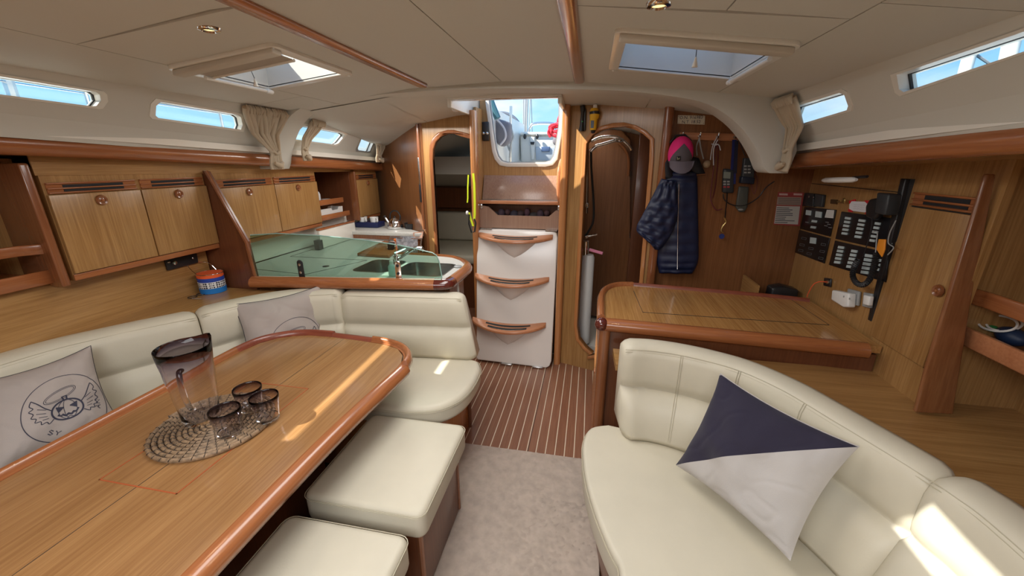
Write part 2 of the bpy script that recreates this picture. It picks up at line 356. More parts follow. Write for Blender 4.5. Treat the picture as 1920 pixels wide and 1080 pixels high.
# ceiling
ce = S(B().box(-2.0, 1.1, -2.2, -2.19, 1.9, 2.05), 'ceiling', liner)
def cpan(x0, x1, y0, y1, hole=None, name='ceiling_panel'):
    g = .0018; o = [(x0+g, y0+g), (x1-g, y0+g), (x1-g, y1-g), (x0+g, y1-g)]
    if x0 < XC-.53 < x1: o = [(x0+g, y0+g), (XC-.53, y0+g), (x1-g, y0+g), (x1-g, y1-g), (XC-.53, y1-g), (x0+g, y1-g)]
    return S(B().plate(o, [hole] if hole else [], lambda u, v, t: (u, v, zc(u)+t), 0, .012), name, liner, ce, smooth=20, bevel=0)
HL = (-1.5, -1.05, 1.30, 1.78); HR = (.045, .56, 1.38, 1.92); HF = (-.475, -.12, -.08, .44)
def hole(h): return [(h[0]+.04, h[2]+.05), (h[1]-.04, h[2]+.05), (h[1]-.04, h[3]-.04), (h[0]+.04, h[3]-.04)]
YE = 2.36
def holeb(h): return [(a+sx*.006, b_+sy*.006) for (a, b_), (sx, sy) in zip(hole(h), ((-1, -1), (1, -1), (1, 1), (-1, 1)))]
for a, b_ in ((-2.19, -.5), (-.5, 2.0), (2.0, YE)): cpan(XL, -1.485, a, b_)
cpan(-1.485, -.89, -2.19, 1.04); cpan(-1.485, -.89, 1.04, YE, holeb(HL))
for a, b_ in ((-2.19, .2), (.2, YE)): cpan(-.89, -.49, a, b_)
cpan(-.49, -.085, -2.19, YE, holeb(HF))
for a, b_ in ((-2.19, -.4), (-.4, 1.2)): cpan(-.085, .3, a, b_); cpan(.3, .575, a, b_)
cpan(-.085, .575, 1.2, YE, holeb(HR))
for a, b_ in ((-2.19, -.3), (-.3, 1.1), (1.1, YE)): cpan(.575, XR, a, b_)
# dark backing over the seams, around the hatches
bk = B()
for h, xa, xb in ((HL, -1.83, -.5), (HR, -.5, .87)):
    o = [(xa, -2.2), (xb, -2.2), (xb, 2.36), (xa, 2.36)]; hs = [holeb(h)]+([holeb(HF)] if xa > -1 else [])
    bk.plate(o, hs, lambda u, v, t: (u, v, 1.965+t-.12*max(0, abs(u-XC)-.53)*.9), 0, .02)
S(bk, 'deckhead', grp, ce, smooth=0)
# aft ceiling
def zaft(x, y): return za(x, y)
CH_ = (-.885, -.215, 2.56, 3.26)
af = B()
def afp(o, holes_=[]):
    pass
def agrid(x0f, x1f, y0, y1, nm):
    def f(u, v):
        y = y0+(y1-y0)*v; a, b_ = x0f(y), x1f(y); x = a+(b_-a)*u; return (x, y, zaft(x, y))
    b1 = B().grid(f, 8, 6); k = len(b1.v); b1.v += [p+Vector((0, 0, .02)) for p in b1.v]; b1.f += [tuple(reversed([i+k for i in q])) for q in b1.f]; b1.mi = [0]*len(b1.f)
    S(b1, nm, liner, ce, smooth=50)
def xedge(y): return xl(zf(y))-.01
agrid(xedge, lambda y: -1.25, 2.34, 2.9, 'ceiling_panel'); agrid(lambda y: -1.247, lambda y: CH_[0], 2.34, 2.9, 'ceiling_panel')
agrid(xedge, lambda y: -1.25, 2.903, 5.35, 'ceiling_panel'); agrid(lambda y: -1.247, lambda y: CH_[0], 2.903, 5.35, 'ceiling_panel')
agrid(lambda y: CH_[0], lambda y: CH_[1], 2.34, CH_[2], 'ceiling_panel'); agrid(lambda y: CH_[1], lambda y: .3, 2.34, 5.35, 'ceiling_panel')
agrid(lambda y: .303, lambda y: xr(zf(y))+.01, 2.34, 5.35, 'ceiling_panel')
# light-tight cover above the aft ceiling (deck), left open over the companionway
for x0_, x1_, ya_, yb_ in ((-1.84, CH_[0], 2.37, 5.35), (CH_[1], .9, 2.37, 5.35), (CH_[0], CH_[1], 2.37, CH_[2]-.02)):
    S(B().grid(lambda u, v: (x0_+(x1_-x0_)*u, ya_+(yb_-ya_)*v, za(x0_+(x1_-x0_)*u, ya_+(yb_-ya_)*v)+.024), 8, 6), 'deck', grp, ce, smooth=60)
# companionway coaming
cm = B()
for xa, xb in ((CH_[0]-.02, CH_[0]+.004), (CH_[1]-.004, CH_[1]+.02)): cm.box(xa, xb, CH_[2], 3.27, zaft(xa, 3.0)-.02, 2.06)
cm.box(CH_[0]-.02, CH_[1]+.02, CH_[2]-.02, CH_[2]+.004, 1.915, 2.06)
S(cm, 'companionway_coaming', grp, ce, bevel=.004)
S(B().box(CH_[0], CH_[1], CH_[2]+.004, CH_[2]+.03, 1.908, 1.925), 'slide_rail', chrome, ce, bevel=.003)
# overhead wooden strips
for x in (-.89, -.085):
    nm = B().slab([(x-.028, -2.1, zc(x)+.002), (x+.028, -2.1, zc(x)+.002), (x+.022, -2.1, zc(x)-.018), (x-.022, -2.1, zc(x)-.018)], (0, 4.3 if x > -.5 else 4.26, 0))
    nm.ob('overhead_strip', mah_y, None, bevel=.008, seg=3, label='brown wooden strip on the headliner, %s' % ('between the two roof hatches, nearer the right hatch' if x > -.5 else 'running beside the left roof hatch'), cat='wood strip', group=None)
# arch frame
inn = cr2([(-1.965, 1.505), (-1.945, 1.54), (-1.925, 1.60), (-1.872, 1.70), (-1.80, 1.785), (-1.69, 1.85), (-1.55, 1.88), (-1.40, 1.897), (-1.05, 1.912), (-.726, 1.919), (-.40, 1.915), (-.156, 1.904), (.15, 1.885), (.40, 1.85), (.54, 1.815), (.66, 1.745), (.745, 1.665), (.812, 1.575), (.845, 1.515), (.87, 1.495)], 3)
out = [(.95, 1.495), (.97, 1.60), (.94, 1.72), (.86, 1.83)]+[(x, zc(x)+.006) for x in (.80, .5, .05, -.48, -1.01, -1.5, -1.78)]+[(-1.85, 1.80), (-1.93, 1.74), (-2.02, 1.70), (-2.06, 1.60), (-2.06, 1.505)]
ar = B().plate([tuple(p) for p in inn]+out, [], lambda u, v, t: (u, t, v), 2.245, 2.40)
S(ar, 'trim_1', liner, None, bevel=.014, seg=3, smooth=50)
# side rails (wooden trims)
def rail(xf, sgn, y0, y1, nm):
    prof = [(0, -.062), (.02, -.066), (.034, -.052), (.040, -.03), (.036, -.008), (.022, .003), (0, .006), (-.10, .006), (-.10, -.062)]
    path = [(xf-sgn*0, y0+(y1-y0)*i/12) for i in range(13)]
    s = 1 if sgn > 0 else -1
    b_ = B().sweep(path, [(-o*(-sgn), z) for o, z in prof] if False else [(o*sgn, z) for o, z in prof], zf=lambda x, y: zt(y))
    return S(b_, nm, mah_y, None, smooth=60)
# travelling +y, left normal points to -x: starboard rail bulges to -x
rail(1.02, 1, -2.1, 2.30, 'trim_2')
rail(-1.99, -1, -2.1, 2.30, 'trim_3')
rail(-1.99, -1, 2.36, 3.70, 'trim_4')
for nm, (xa, xb) in (('trim_5', (1.0, 1.72)), ('trim_6', (-2.56, -1.97))):   # ledge behind the rails joining the furniture
    bb = B()
    bb.slab([(xa, -2.1, zt(-2.1)-.062), (xb, -2.1, zt(-2.1)-.062), (xb, 3.8, zt(3.8)-.062), (xa, 3.8, zt(3.8)-.062)], (0, 0, .03)); S(bb, nm, teak_y)
# hatches
def hatch(h, label, blind):
    x0, x1, y0, y1 = h; t = thing('roof_hatch', label, 'hatch', ((x0+x1)/2, (y0+y1)/2, zc((x0+x1)/2)))
    f = lambda u, v, w: (u, v, zc(u)+w)
    ho = hole(h)
    B().plate(rrect(x0, x1, y0, y1, .03), [ho], f, -.012, .001).ob('frame', grp, t, bevel=.004, seg=2)
    a0, a1, b0, b1 = x0+.04, x1-.04, y0+.05, y1-.04
    cb = B(); up = .13
    cb.box(a0-.01, a0, b0-.01, b1+.01, zc(a0)-.004, 1.93+up); cb.box(a1, a1+.01, b0-.01, b1+.01, zc(a1)-.004, 1.93+up)
    cb.slab([(a0, b0-.01, zc(a0)-.004), (a1, b0-.01, zc(a1)-.004), (a1, b0-.01, 1.93+up), (a0, b0-.01, 1.93+up)], (0, .01, 0))
    cb.slab([(a0, b1, zc(a0)-.004), (a1, b1, zc(a1)-.004), (a1, b1, 1.93+up), (a0, b1, 1.93+up)], (0, .01, 0))
    cb.ob('coaming', grp, t)
    z = 1.93+up-.02
    B().plate(rrect(a0-.005, a1+.005, b0-.005, b1+.005, .05), [rrect(a0+.012, a1-.012, b0+.012, b1-.012, .04)], lambda u, v, w: (u, v, z+w), .006, .012).ob('seal', blackm, t)
    B().plate(rrect(a0-.01, a1+.01, b0-.01, b1+.01, .05), [rrect(a0+.02, a1-.02, b0+.02, b1-.02, .04)], lambda u, v, w: (u, v, z+w), .012, .035).ob('rim', alu, t)
    B().box(a0+.01, a1-.01, b0+.01, b1-.01, z+.025, z+.033).ob('pane', hatch_g, t, smooth=0)
    # blind cassette and roller along the forward edge
    B().slab([(x0+.015, y0+.012, zc(x0)-.010), (x1-.015, y0+.012, zc(x1)-.010), (x1-.015, y0+.012, zc(x1)-.030), (x0+.015, y0+.012, zc(x0)-.030)], (0, .045, 0)).ob('blind_cassette', mat('blind_beige', (.55, .5, .42), .6), t, bevel=.005)
    yb = y0+.05+blind
    if blind > .03: B().slab([(a0+.005, y0+.05, zc(a0)-.016), (a1-.005, y0+.05, zc(a1)-.016), (a1-.005, yb, zc(a1)-.016), (a0+.005, yb, zc(a0)-.016)], (0, 0, .002)).ob('blind_cloth', mat('blind_cloth', (.42, .37, .31), .8), t)
    B().tube([(a0+.002, yb, zc(a0)-.017), (a1-.002, yb, zc(a1)-.017)], .006, 8).ob('blind_bar', grp, t)
    xm = (x0+x1)/2-.01
    B().tube([(xm, yb+.004, zc(xm)-.02), (xm+.002, yb+.012, zc(xm)-.045)], .0012, 6).ob('pull_cord', rubber, t)
    B().lathe([(.002, 0), (.0085, -.024), (.009, -.028), (.002, -.029)], (xm+.002, yb+.012, zc(xm)-.045), 12).ob('tassel', grp, t)
    xo = a1 if x0 > 0 else a0
    B().tube([(xo, b0+.07, zc(xo)-.022), (xo, b1-.01, zc(xo)-.022)], .0075, 10).ob('stay_bar', grp, t)
    B().tube([(xo, b1-.02, zc(xo)-.022), (xo, b1+.015, zc(xo)-.022)], .010, 10).ob('latch', white_p, t)
    for px_, py_ in ((x0+.02, y0+.02), (x1-.02, y0+.02), (x1-.02, y1-.015), (x0+.02, y1-.015)):
        B().lathe([(.006, 0), (.006, -.004), (.001, -.006)], (px_, py_, zc(px_)-.011), 10).ob('screw', white_p, t)
hatch(HL, 'left roof hatch with its beige blind partly drawn', .10)
hatch(HF, 'added forward roof hatch, out of view above the camera, letting sun onto the right settee', .01)  # unseen opening added to throw the sun patch on the right settee
hatch(HR, 'right roof hatch, fully open to the sky, with hanging blind tassel', .01)
# downlights
lampg = mat('lit_lamp_lens', (1, .9, .6), .3, emis=(1, .72, .28, 1.6))
def downlight(x, y, label, p=3, grp_=None, r=.028):
    t = thing('ceiling_spotlight', label, 'lamp', (x, y, zc(x)-.003), grp_)
    z = zc(x)
    B().lathe([(r*.62, -.004), (r*.7, -.012), (r, -.010), (r*1.15, -.002), (r*1.15, 0), (r*.62, 0)], (x, y, z), 24).ob('bezel', chrome, t)
    B().lathe([(.001, -.008), (r*.5, -.0075), (r*.62, -.005), (r*.62, -.001)], (x, y, z), 20).ob('lens', lampg, t)
    l = bpy.data.lights.new('lamp', 'SPOT'); l.energy = p; l.color = (1, .82, .55); l.spot_size = R(120); l.shadow_soft_size = .02
    o = bpy.data.objects.new('spot_beam', l); COL.objects.link(o); o.location = (x, y, z-.02)
p_ = P(390, 47, z=zc(-1.07)); downlight(p_.x, p_.y, 'lit round ceiling spotlight near the left roof hatch')
p_ = P(1236, 4, z=zc(.14)); downlight(p_.x, p_.y, 'lit round ceiling spotlight at the top edge, forward of the right roof hatch')
p_ = P(855, 208, z=1.885)
B().lathe([(.028, .0), (.030, -.004), (.022, -.014), (.001, -.018)], (p_.x, p_.y, za(p_.x, p_.y)), 20).ob('galley_dome_light', white_p, None, label='small unlit white dome light on the ceiling by the companionway', cat='lamp')
for px_, py_, zz in ((847, 1000, 0),): pass
# window blinds buttons
for (a, b_) in ((317, 173), (1540, 149), (1548, 151), (505, 210), (655, 241)):
    q = P(a, b_, z=1.85)
# ---------------- bulkheads
A_ = Vector((-.20, 2.90)); B_ = Vector((.41, 2.70)); dAB = (B_-A_).normalized(); nAB = Vector((-dAB.y, dAB.x))
def AB(u, z, t=0): p = A_+dAB*u+nAB*t; return (p.x, p.y, z)
def onAB(px, py, t=0):
    q = P(px, py, pl=((nAB.x, nAB.y, 0), nAB.dot(A_)+t)); return ((Vector((q.x, q.y))-A_).dot(dAB), q.z)
hole_px = [(1101, 270), (1112, 254), (1130, 244), (1150, 239), (1170, 238), (1190, 243), (1207, 252), (1219, 263), (1218, 300), (1213, 360), (1206, 450), (1199, 530), (1193, 620)]
hp = [onAB(a, b_) for a, b_ in hole_px]
hp += [(hp[-1][0], .30), (.40, .20), (.34, .145), (.27, .12)]
hp += [onAB(1112, 662), onAB(1098, 650), onAB(1086, 634), onAB(1083, 610), onAB(1090, 480), onAB(1096, 360)]
LAB = (B_-A_).length
hw = S(B().plate([(0, 0), (LAB+.0, 0), (LAB, 1.93), (0, 1.95)], [hp], AB, 0, .03), 'wall_head_bulkhead', teak_z, smooth=20)
cxh = sum(p[0] for p in hp)/len(hp); czh = .95
ring = []
for i, p in enumerate(hp):
    a = Vector(hp[i-1]); b_ = Vector(hp[(i+1) % len(hp)]); d = (b_-a).normalized(); nn = Vector((d.y, -d.x)); c = Vector((cxh, czh))
    if nn.dot(Vector(p)-c) < 0: nn = -nn
    ring.append(tuple(Vector(p)+nn*.026))
S(B().plate(ring, [hp], AB, -.016, .036), 'door_frame', post_z, hw, bevel=.008, seg=2, smooth=60)
# posts
def post(x, y, r, z0, z1, nm, m_=post_z, w_=.03):
    b_ = B().prism(rrect(x-w_, x+w_, y-r, y+r, min(w_, r)*.8, 4), z0, z1); return S(b_, nm, m_, None, smooth=50)
post(-.185, 2.875, .035, 0, 1.93, 'trim_7', post_z, .026)
post(.43, 2.665, .035, 0, 1.93, 'trim_8', mah_z, .026)
post(-.865, 3.00, .05, 0, 1.90, 'trim_9', post_z, .022)
# nav bulkhead
S(B().prism([(.43, 0), (1.32, 0), (1.32, 1.50), (1.03, 1.56), (.83, 1.83), (.43, 1.90)], 2.70, 2.73, 'y'), 'wall_nav_bulkhead', bulk_z)
# companionway sides
S(B().box(-.875, -.855, 3.04, 3.24, 0, 1.93), 'wall_companionway_port', teak_z)
S(B().box(-.20, -.18, 2.90, 3.24, 0, 1.97), 'wall_companionway_starboard', teak_z)
S(B().box(-.20, -.18, 3.24, 4.30, 0, 2.0), 'wall_shower_port', grp)
S(B().prism([(-.18, 0), (1.3, 0), (1.3, 1.4), (.80, 1.70), (-.18, 1.9)], 3.70, 3.72, 'y'), 'wall_shower_aft', bulk_z)
S(B().box(1.28, 1.30, 2.73, 4.30, 0, 1.5), 'wall_shower_starboard', grp)
S(B().box(-.89, -.875, 3.24, 5.36, 0, 2.0), 'wall_aft_cabin_starboard', grp)
S(B().box(-.875, -.20, 4.28, 4.30, 0, 1.45), 'wall_engine_aft', grp)
# companionway bulkhead with the opening
Yb = 3.22
def onY(px, py, y): q = P(px, py, y=y); return (q.x, q.z)
op = [onY(a, b_, Yb) for a, b_ in ((915, 160), (918, 195), (924, 240), (930, 280), (934, 293), (941, 302), (952, 305), (1022, 305), (1033, 302), (1039, 293), (1043, 275), (1049, 235), (1050, 195), (1050, 160))]
ow = [(op[0][0], 2.1)]+op[1:-1]+[(op[-1][0], 2.1)]
fr_o = [onY(a, b_, Yb) for a, b_ in ((908, 160), (911, 195), (917, 240), (923, 284), (928, 299), (937, 310), (951, 313), (1023, 313), (1037, 310), (1046, 299), (1050, 275), (1057, 235), (1058, 195), (1058, 160))]
fr_o[0] = (fr_o[0][0], 2.1); fr_o[-1] = (fr_o[-1][0], 2.1)
cw = S(B().plate([(-.875, 1.0)]+[(-.875, 2.02)]+[(fr_o[0][0], 2.02)]+[(q[0], min(q[1], 2.02)) for q in fr_o[1:-1]]+[(fr_o[-1][0], 2.02)]+[(-.18, 2.02), (-.18, 1.0)], [], lambda u, v, t: (u, t, v), Yb, Yb+.02), 'wall_companionway', teak_z)
frp = fr_o+list(reversed(ow))
S(B().plate(frp, [], lambda u, v, t: (u, t, v), Yb-.012, Yb+.03), 'opening_frame', grp, cw, bevel=.004)
inr = [(ow[i][0]*1.0, ow[i][1]) for i in range(len(ow))]
cx = sum(p[0] for p in inr)/len(inr)
inr2 = [(cx+(a-cx)*.965, b_+(.006 if b_ < 1.7 else 0)) for a, b_ in inr]
S(B().plate(inr+list(reversed(inr2)), [], lambda u, v, t: (u, t, v), Yb-.004, Yb+.02), 'opening_seal', greyp, cw)
# galley bulkhead (angled) and aft cabin door frame
D0 = Vector((-1.31, 3.05)); D1 = Vector((-2.16, 3.80)); dD = (D1-D0).normalized(); nD = Vector((dD.y, -dD.x))
S(B().slab([(*D0, 0), (*D1, 0), (*D1, 1.66), (*D0, 1.86)], (nD.x*.02, nD.y*.02, 0)), 'wall_galley_bulkhead', bulk_z)
Yd = 3.07
dh = [onY(a, b_, Yd) for a, b_ in ((812, 300), (813, 280), (818, 266), (828, 256), (840, 251), (852, 251), (865, 256))]
dh = [(dh[0][0], .08)]+dh+[(-.905, dh[-1][1]-.02), (-.895, .08)]
dw = S(B().plate([(-1.33, 0), (-.875, 0), (-.875, 1.90), (-1.33, 1.86)], [dh], lambda u, v, t: (u, t, v), Yd, Yd+.03), 'wall_aft_cabin_bulkhead', teak_z)
cxd = (dh[0][0]+dh[-1][0])/2; rg = [(cxd+(a-cxd)*(1+.026/max(.05, abs(a-cxd))) if abs(a-cxd) > .05 else a, b_+(.028 if b_ > 1.5 else -.02)) for a, b_ in dh]
S(B().plate(rg, [dh], lambda u, v, t: (u, t, v), Yd-.014, Yd+.035), 'door_frame', mah_z, dw, bevel=.006, smooth=60)
S(B().tube([(-1.325, 3.045, z) for z in (1.02, 1.3, 1.6, 1.82)], .012, 8), 'edge_moulding', mah_z, dw)
S(B().box(-1.335, -1.322, 3.030, 3.046, 1.30, 1.58), 'latch_strip', steel, dw, bevel=.002)
S(B().box(-1.336, -1.322, 3.026, 3.046, 1.24, 1.38), 'latch_guard', black, dw, bevel=.002)
# ================================================================ FURNITURE
def V3(p, z): return (p[0], p[1], z)
# ---- saloon table
TZ = .70
t = thing('saloon_table', 'large teak saloon table with rounded corners, darker raised edges and a central bottle-locker lid', 'table', (-1.2, .5, 0))
tb = [(-1.60, -.9), (-.80, -.9), (-.785, .3), (-.775, .95), (-.745, 1.36), (-.745, 1.45), (-.775, 1.53), (-.84, 1.60), (-.94, 1.635), (-1.10, 1.655), (-1.25, 1.665), (-1.38, 1.66), (-1.46, 1.635), (-1.53, 1.59), (-1.585, 1.51), (-1.605, 1.40), (-1.605, 1.2)]
cx_, cy_ = -1.19, .4
def inset(poly, d):
    n = len(poly); o = []
    for i in range(n):
        a = Vector(poly[i-1]); b_ = Vector(poly[i]); c = Vector(poly[(i+1) % n]); d1 = (b_-a).normalized(); d2 = (c-b_).normalized()
        n1 = Vector((-d1.y, d1.x)); n2 = Vector((-d2.y, d2.x)); q = (n1+n2); q = q/max(q.dot(n1), .5); o.append(tuple(b_+q*d))
    return o
tin = inset(tb, .035)
B().prism(tin, TZ-.03, TZ).ob('tabletop', table_w, t, bevel=0, smooth=0)
edge = cr2([(-.80, -.9), (-.785, .3), (-.775, .95), (-.745, 1.36), (-.742, 1.43)], 5)
roll = [(0, 0), (-.004, .012), (.006, .022) if 0 else (.0, .012), ]
prof = [(.036, -.034), (.036, .001), (.026, .004), (.010, .001), (-.004, -.010), (-.010, -.026), (-.004, -.044), (.010, -.052), (.028, -.048)]
B().sweep(edge, [(o, z+TZ) for o, z in prof]).ob('rolled_edge', mah_y, t, smooth=60, label='thick rounded reddish brown edge')
fprof = [(.036, -.034), (.036, .001), (.028, .003), (.024, .018), (.014, .024), (.004, .020), (-.002, .004), (-.004, -.020), (.004, -.036)]
far = cr2([(-.742, 1.43), (-.752, 1.49), (-.785, 1.55), (-.85, 1.605), (-.94, 1.637), (-1.02, 1.648)], 4)
B().sweep(far, [(o, z+TZ) for o, z in fprof]).ob('corner_fiddle', mah_x, t, smooth=60)
far2 = cr2([(-1.02, 1.648), (-1.10, 1.655), (-1.25, 1.665)], 4)
fm = wood('dark_fiddle_wood', (.28, .07, .035), (.19, .045, .025), 'x', fine=.7, coat=.5)
B().sweep(far2, [(o, z*.55+TZ) for o, z in fprof]).ob('low_fiddle', fm, t, smooth=60)
far3 = cr2([(-1.25, 1.665), (-1.38, 1.66), (-1.47, 1.632), (-1.54, 1.58), (-1.588, 1.51), (-1.605, 1.40)], 4)
B().sweep(far3, [(o, z+TZ) for o, z in fprof]).ob('corner_fiddle', fm, t, smooth=60)
B().sweep([(-1.605, 1.40), (-1.605, .8), (-1.605, .2), (-1.60, -.9)], [(o, z+TZ) for o, z in fprof]).ob('long_fiddle', mah_y, t, smooth=60)
B().sweep([(-1.60, -.9), (-.80, -.9)], [(o, z+TZ) for o, z in fprof]).ob('end_fiddle', mah_x, t, smooth=60)
inl = B(); g = .0035
red_in = mat('red_inlay', (.42, .10, .035), .35)
for a, b_ in (((-1.305, .655), (-1.044, .655)), ((-1.044, .655), (-1.044, 1.18)), ((-1.044, 1.18), (-1.305, 1.18)), ((-1.305, 1.18), (-1.305, .655))):
    inl.box(min(a[0], b_[0])-g/2, max(a[0], b_[0])+g/2, min(a[1], b_[1])-g/2, max(a[1], b_[1])+g/2, TZ-.001, TZ+.0008)
inl.ob('lid_inlay', red_in, t, smooth=0, label='thin orange-red inlaid outline of the locker lid')
B().box(-1.1762, -1.1745, -.9, 1.62, TZ-.0005, TZ+.0004).ob('leaf_joint', blackm, t, smooth=0)
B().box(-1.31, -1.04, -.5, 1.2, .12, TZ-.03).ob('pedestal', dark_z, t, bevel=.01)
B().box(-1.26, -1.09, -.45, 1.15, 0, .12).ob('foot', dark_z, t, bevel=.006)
# ---- stools
def cushion(b_, name, mat_, parent, bev, **k): return b_.ob(name, mat_, parent, bevel=bev, seg=4, **k)
def stool(x0, x1, y0, y1, label):
    s = thing('bench_stool', label, 'stool', ((x0+x1)/2, (y0+y1)/2, 0), None)
    def topf(u, v):
        x = x0+(x1-x0)*u; y = y0+(y1-y0)*v; e = (1-abs(2*u-1)**5)*(1-abs(2*v-1)**5); return (x, y, .442+.013*e)
    b_ = B().prism(rrect(x0, x1, y0, y1, .035, 4), .335, .45); c = cushion(b_, 'seat_cushion', cream, s, .022)
    for z, d in ((.437, -.002), (.428, .0005)):
        B().tube([(a, b2, z) for a, b2 in rrect(x0+d, x1-d, y0+d, y1-d, .035, 4)], .0016, 5, True).ob('seam', cream_d, s)
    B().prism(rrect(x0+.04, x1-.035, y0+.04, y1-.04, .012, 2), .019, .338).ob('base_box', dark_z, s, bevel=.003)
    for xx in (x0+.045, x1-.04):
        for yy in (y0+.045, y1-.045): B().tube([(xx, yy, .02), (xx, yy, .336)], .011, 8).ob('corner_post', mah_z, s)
    B().prism(rrect(x0+.06, x1-.055, y0+.06, y1-.06, .012, 2), .0175, .022).ob('plinth', black, s)
    return s
stool(-.925, -.475, .925, 1.405, 'cream leather box stool farther from the camera, beside the table, its dark wooden base visible')
stool(-.915, -.485, .34, .855, 'cream leather box stool nearest the camera at the bottom edge of the photo')
# ---- port settee
SZ = .48
def backprof(top, bot, th, th2, lean=0):   # offset inboard (right of travel => negative left). returns (off,z) loop
    h = top-bot; mid = bot+h*.50
    return [(0, bot), (0, top-.03), (.012, top-.006), (.035, top), (th-.035, top-.002), (th-.012, top-.018), (th, top-.05), (th+.004, mid+.05), (th-.004, mid+.018), (th-.016, mid+.004),
            (th-.016, mid-.004), (th-.002+(th2-th)*.3, mid-.02), (th+(th2-th)*.55, mid-.07), (th2, bot+.03), (th2-.012, bot)]
def settee_back(name, path, top, bot, th, th2, label, side=1, seams=True, grp_=None, flare=0):
    s = thing(name, label, 'cushion', V3(path[len(path)//2], bot), grp_)
    pr = backprof(top, bot, th, th2); path = [Vector((p[0], p[1])) for p in path]
    # ends eased: shrink profile at both ends
    b_ = B(); n = len(pr); L_ = len(path)
    d = [0]
    for i in range(1, L_): d.append(d[-1]+(path[i]-path[i-1]).length)
    tot = d[-1]; vs = []
    samples = [0, .006, .018, .04]+[q for q in d if .05 < q < tot-.05]+[tot-.04, tot-.018, tot-.006, tot]
    def at(q):
        q = max(0, min(tot, q))
        for i in range(1, L_):
            if q <= d[i]+1e-9:
                tt = (q-d[i-1])/max(1e-9, d[i]-d[i-1]); return path[i-1].lerp(path[i], tt)
        return path[-1]
    rings = []
    for q in samples:
        p = at(q); tg = (at(q+.03)-at(q-.03)).normalized(); nn = Vector((-tg.y, tg.x))*side
        e = min(q, tot-q); sh = .026*(1-min(1, e/.04))**2; cz = (top+bot)/2; cof = th/2
        wr = .0022*noise.noise((q*9, top*3, 1))
        fl = flare*max(0, (q-(tot-.25))/.25); rings.append([(p.x+tg.x*fl*(top-z)/(top-bot)+nn.x*(o+(cof-o)*sh/.09*1.0+wr), p.y+nn.y*(o+(cof-o)*sh/.09+wr), z+(cz-z)*sh/.25) for o, z in pr])
    for r_ in rings: vs += r_
    fs = []
    for i in range(len(rings)-1): fs += [(i*n+k, i*n+(k+1) % n, (i+1)*n+(k+1) % n, (i+1)*n+k) for k in range(n)]
    fs += [tuple(reversed(range(n))), tuple(range((len(rings)-1)*n, len(rings)*n))]
    b_.add(vs, fs); b_.ob('back_pad', cream, s, smooth=70)
    # seam lines along the length near the top
    def line(k_, r_=.0013, dz=0, do=0):
        pts = []
        for i, q in enumerate(samples[1:-1]):
            p = at(q); tg = (at(q+.03)-at(q-.03)).normalized(); nn = Vector((-tg.y, tg.x))*side
            o, z = pr[k_]; pts.append((p.x+nn.x*(o+do), p.y+nn.y*(o+do), z+dz))
        return B().tube(pts, r_, 5)
    if seams:
        line(5, .0014).ob('seam', cream_d, s); line(5, .0014, -.010, .002).ob('seam', cream_d, s)
    return s, at, tot, pr
outer = cr2([(-2.20, -1.6), (-2.20, .4), (-2.17, .97), (-2.06, 1.24), (-1.89, 1.49), (-1.80, 1.66), (-1.66, 1.82), (-1.45, 1.925), (-1.30, 1.965), (-.66, 2.035)], 6)
def cutpath(path, i0, i1): return path[i0:i1]
L_i = [i for i, p in enumerate(outer)]
def idx(pt): return min(L_i, key=lambda i: (Vector(outer[i])-Vector(pt)).length)
a1 = idx((-1.90, 1.475)); a2 = idx((-1.36, 1.953))
settee_back('settee_back_cushion', outer[idx((-2.2, .1)):a1+1], .865, SZ, .13, .155, 'long cream leather back cushion along the left side, behind the table', -1)
settee_back('settee_back_cushion', outer[a1:a2+1], .872, SZ, .13, .155, 'curved cream leather back cushion in the left corner, behind the grey pillow', -1)
s_, at_, tot_, pr_ = settee_back('settee_back_cushion', outer[a2:], .855, SZ, .105, .125, 'straight cream leather back cushion below the galley counter, with bright sun patches', -1, flare=.075)
settee_back('settee_back_cushion', outer[idx((-2.2, -1.6)):idx((-2.2, .1))+1], .865, SZ, .13, .155, 'cream leather back cushion at the far left, just behind the camera end of the table', -1)
def seatpad(name, poly, z0, z1, label, bev=.028, seams=True, crown=.01):
    s = thing(name, label, 'cushion', (sum(p[0] for p in poly)/len(poly), sum(p[1] for p in poly)/len(poly), z0))
    B().prism(poly, z0, z1).ob('seat_pad', cream, s, bevel=bev, seg=4)
    if seams:
        for z, d in ((z1-.020, -.003), (z1-.031, -.0008)):
            q = inset(poly, 0) if d == 0 else inset(poly, d); B().tube([(a, b_, z) for a, b_ in q], .0015, 5, True).ob('seam', cream_d, s)
    return s
aft_poly = [tuple(p) for p in cr2([(-1.50, 1.44), (-1.1, 1.425), (-.84, 1.42), (-.72, 1.435), (-.62, 1.475), (-.555, 1.56), (-.528, 1.68), (-.53, 1.84), (-.565, 1.93)], 4)]+[(-.62, 1.955), (-1.50, 1.90)]
seatpad('settee_seat_cushion', aft_poly, .375, SZ, 'rounded cream leather seat cushion at the near end of the galley, left of the steps')
seatpad('settee_seat_cushion', [(-1.98, -1.5), (-1.55, -1.5), (-1.52, 1.43), (-1.52, 1.90), (-1.62, 1.80), (-1.80, 1.5), (-1.98, 1.2)], .375, SZ, 'long cream leather seat cushion hidden behind the table on the left side', seams=False)
sb = thing('settee_locker', 'reddish brown wooden base under the seat at the near end of the galley', 'settee locker', (-1.0, 1.8, 0))
bp_ = [(-2.1, 1.55), (-1.35, 1.52), (-.95, 1.52), (-.80, 1.56), (-.70, 1.66), (-.655, 1.80), (-.645, 1.95), (-1.5, 1.94), (-2.1, 1.85)]
B().prism(bp_, 0, .374).ob('front_panel', post_z, sb, bevel=.004)
B().tube([(-.643, 1.965, 0), (-.643, 1.965, .37)], .013, 8).ob('edge_strip', dark_z, sb)
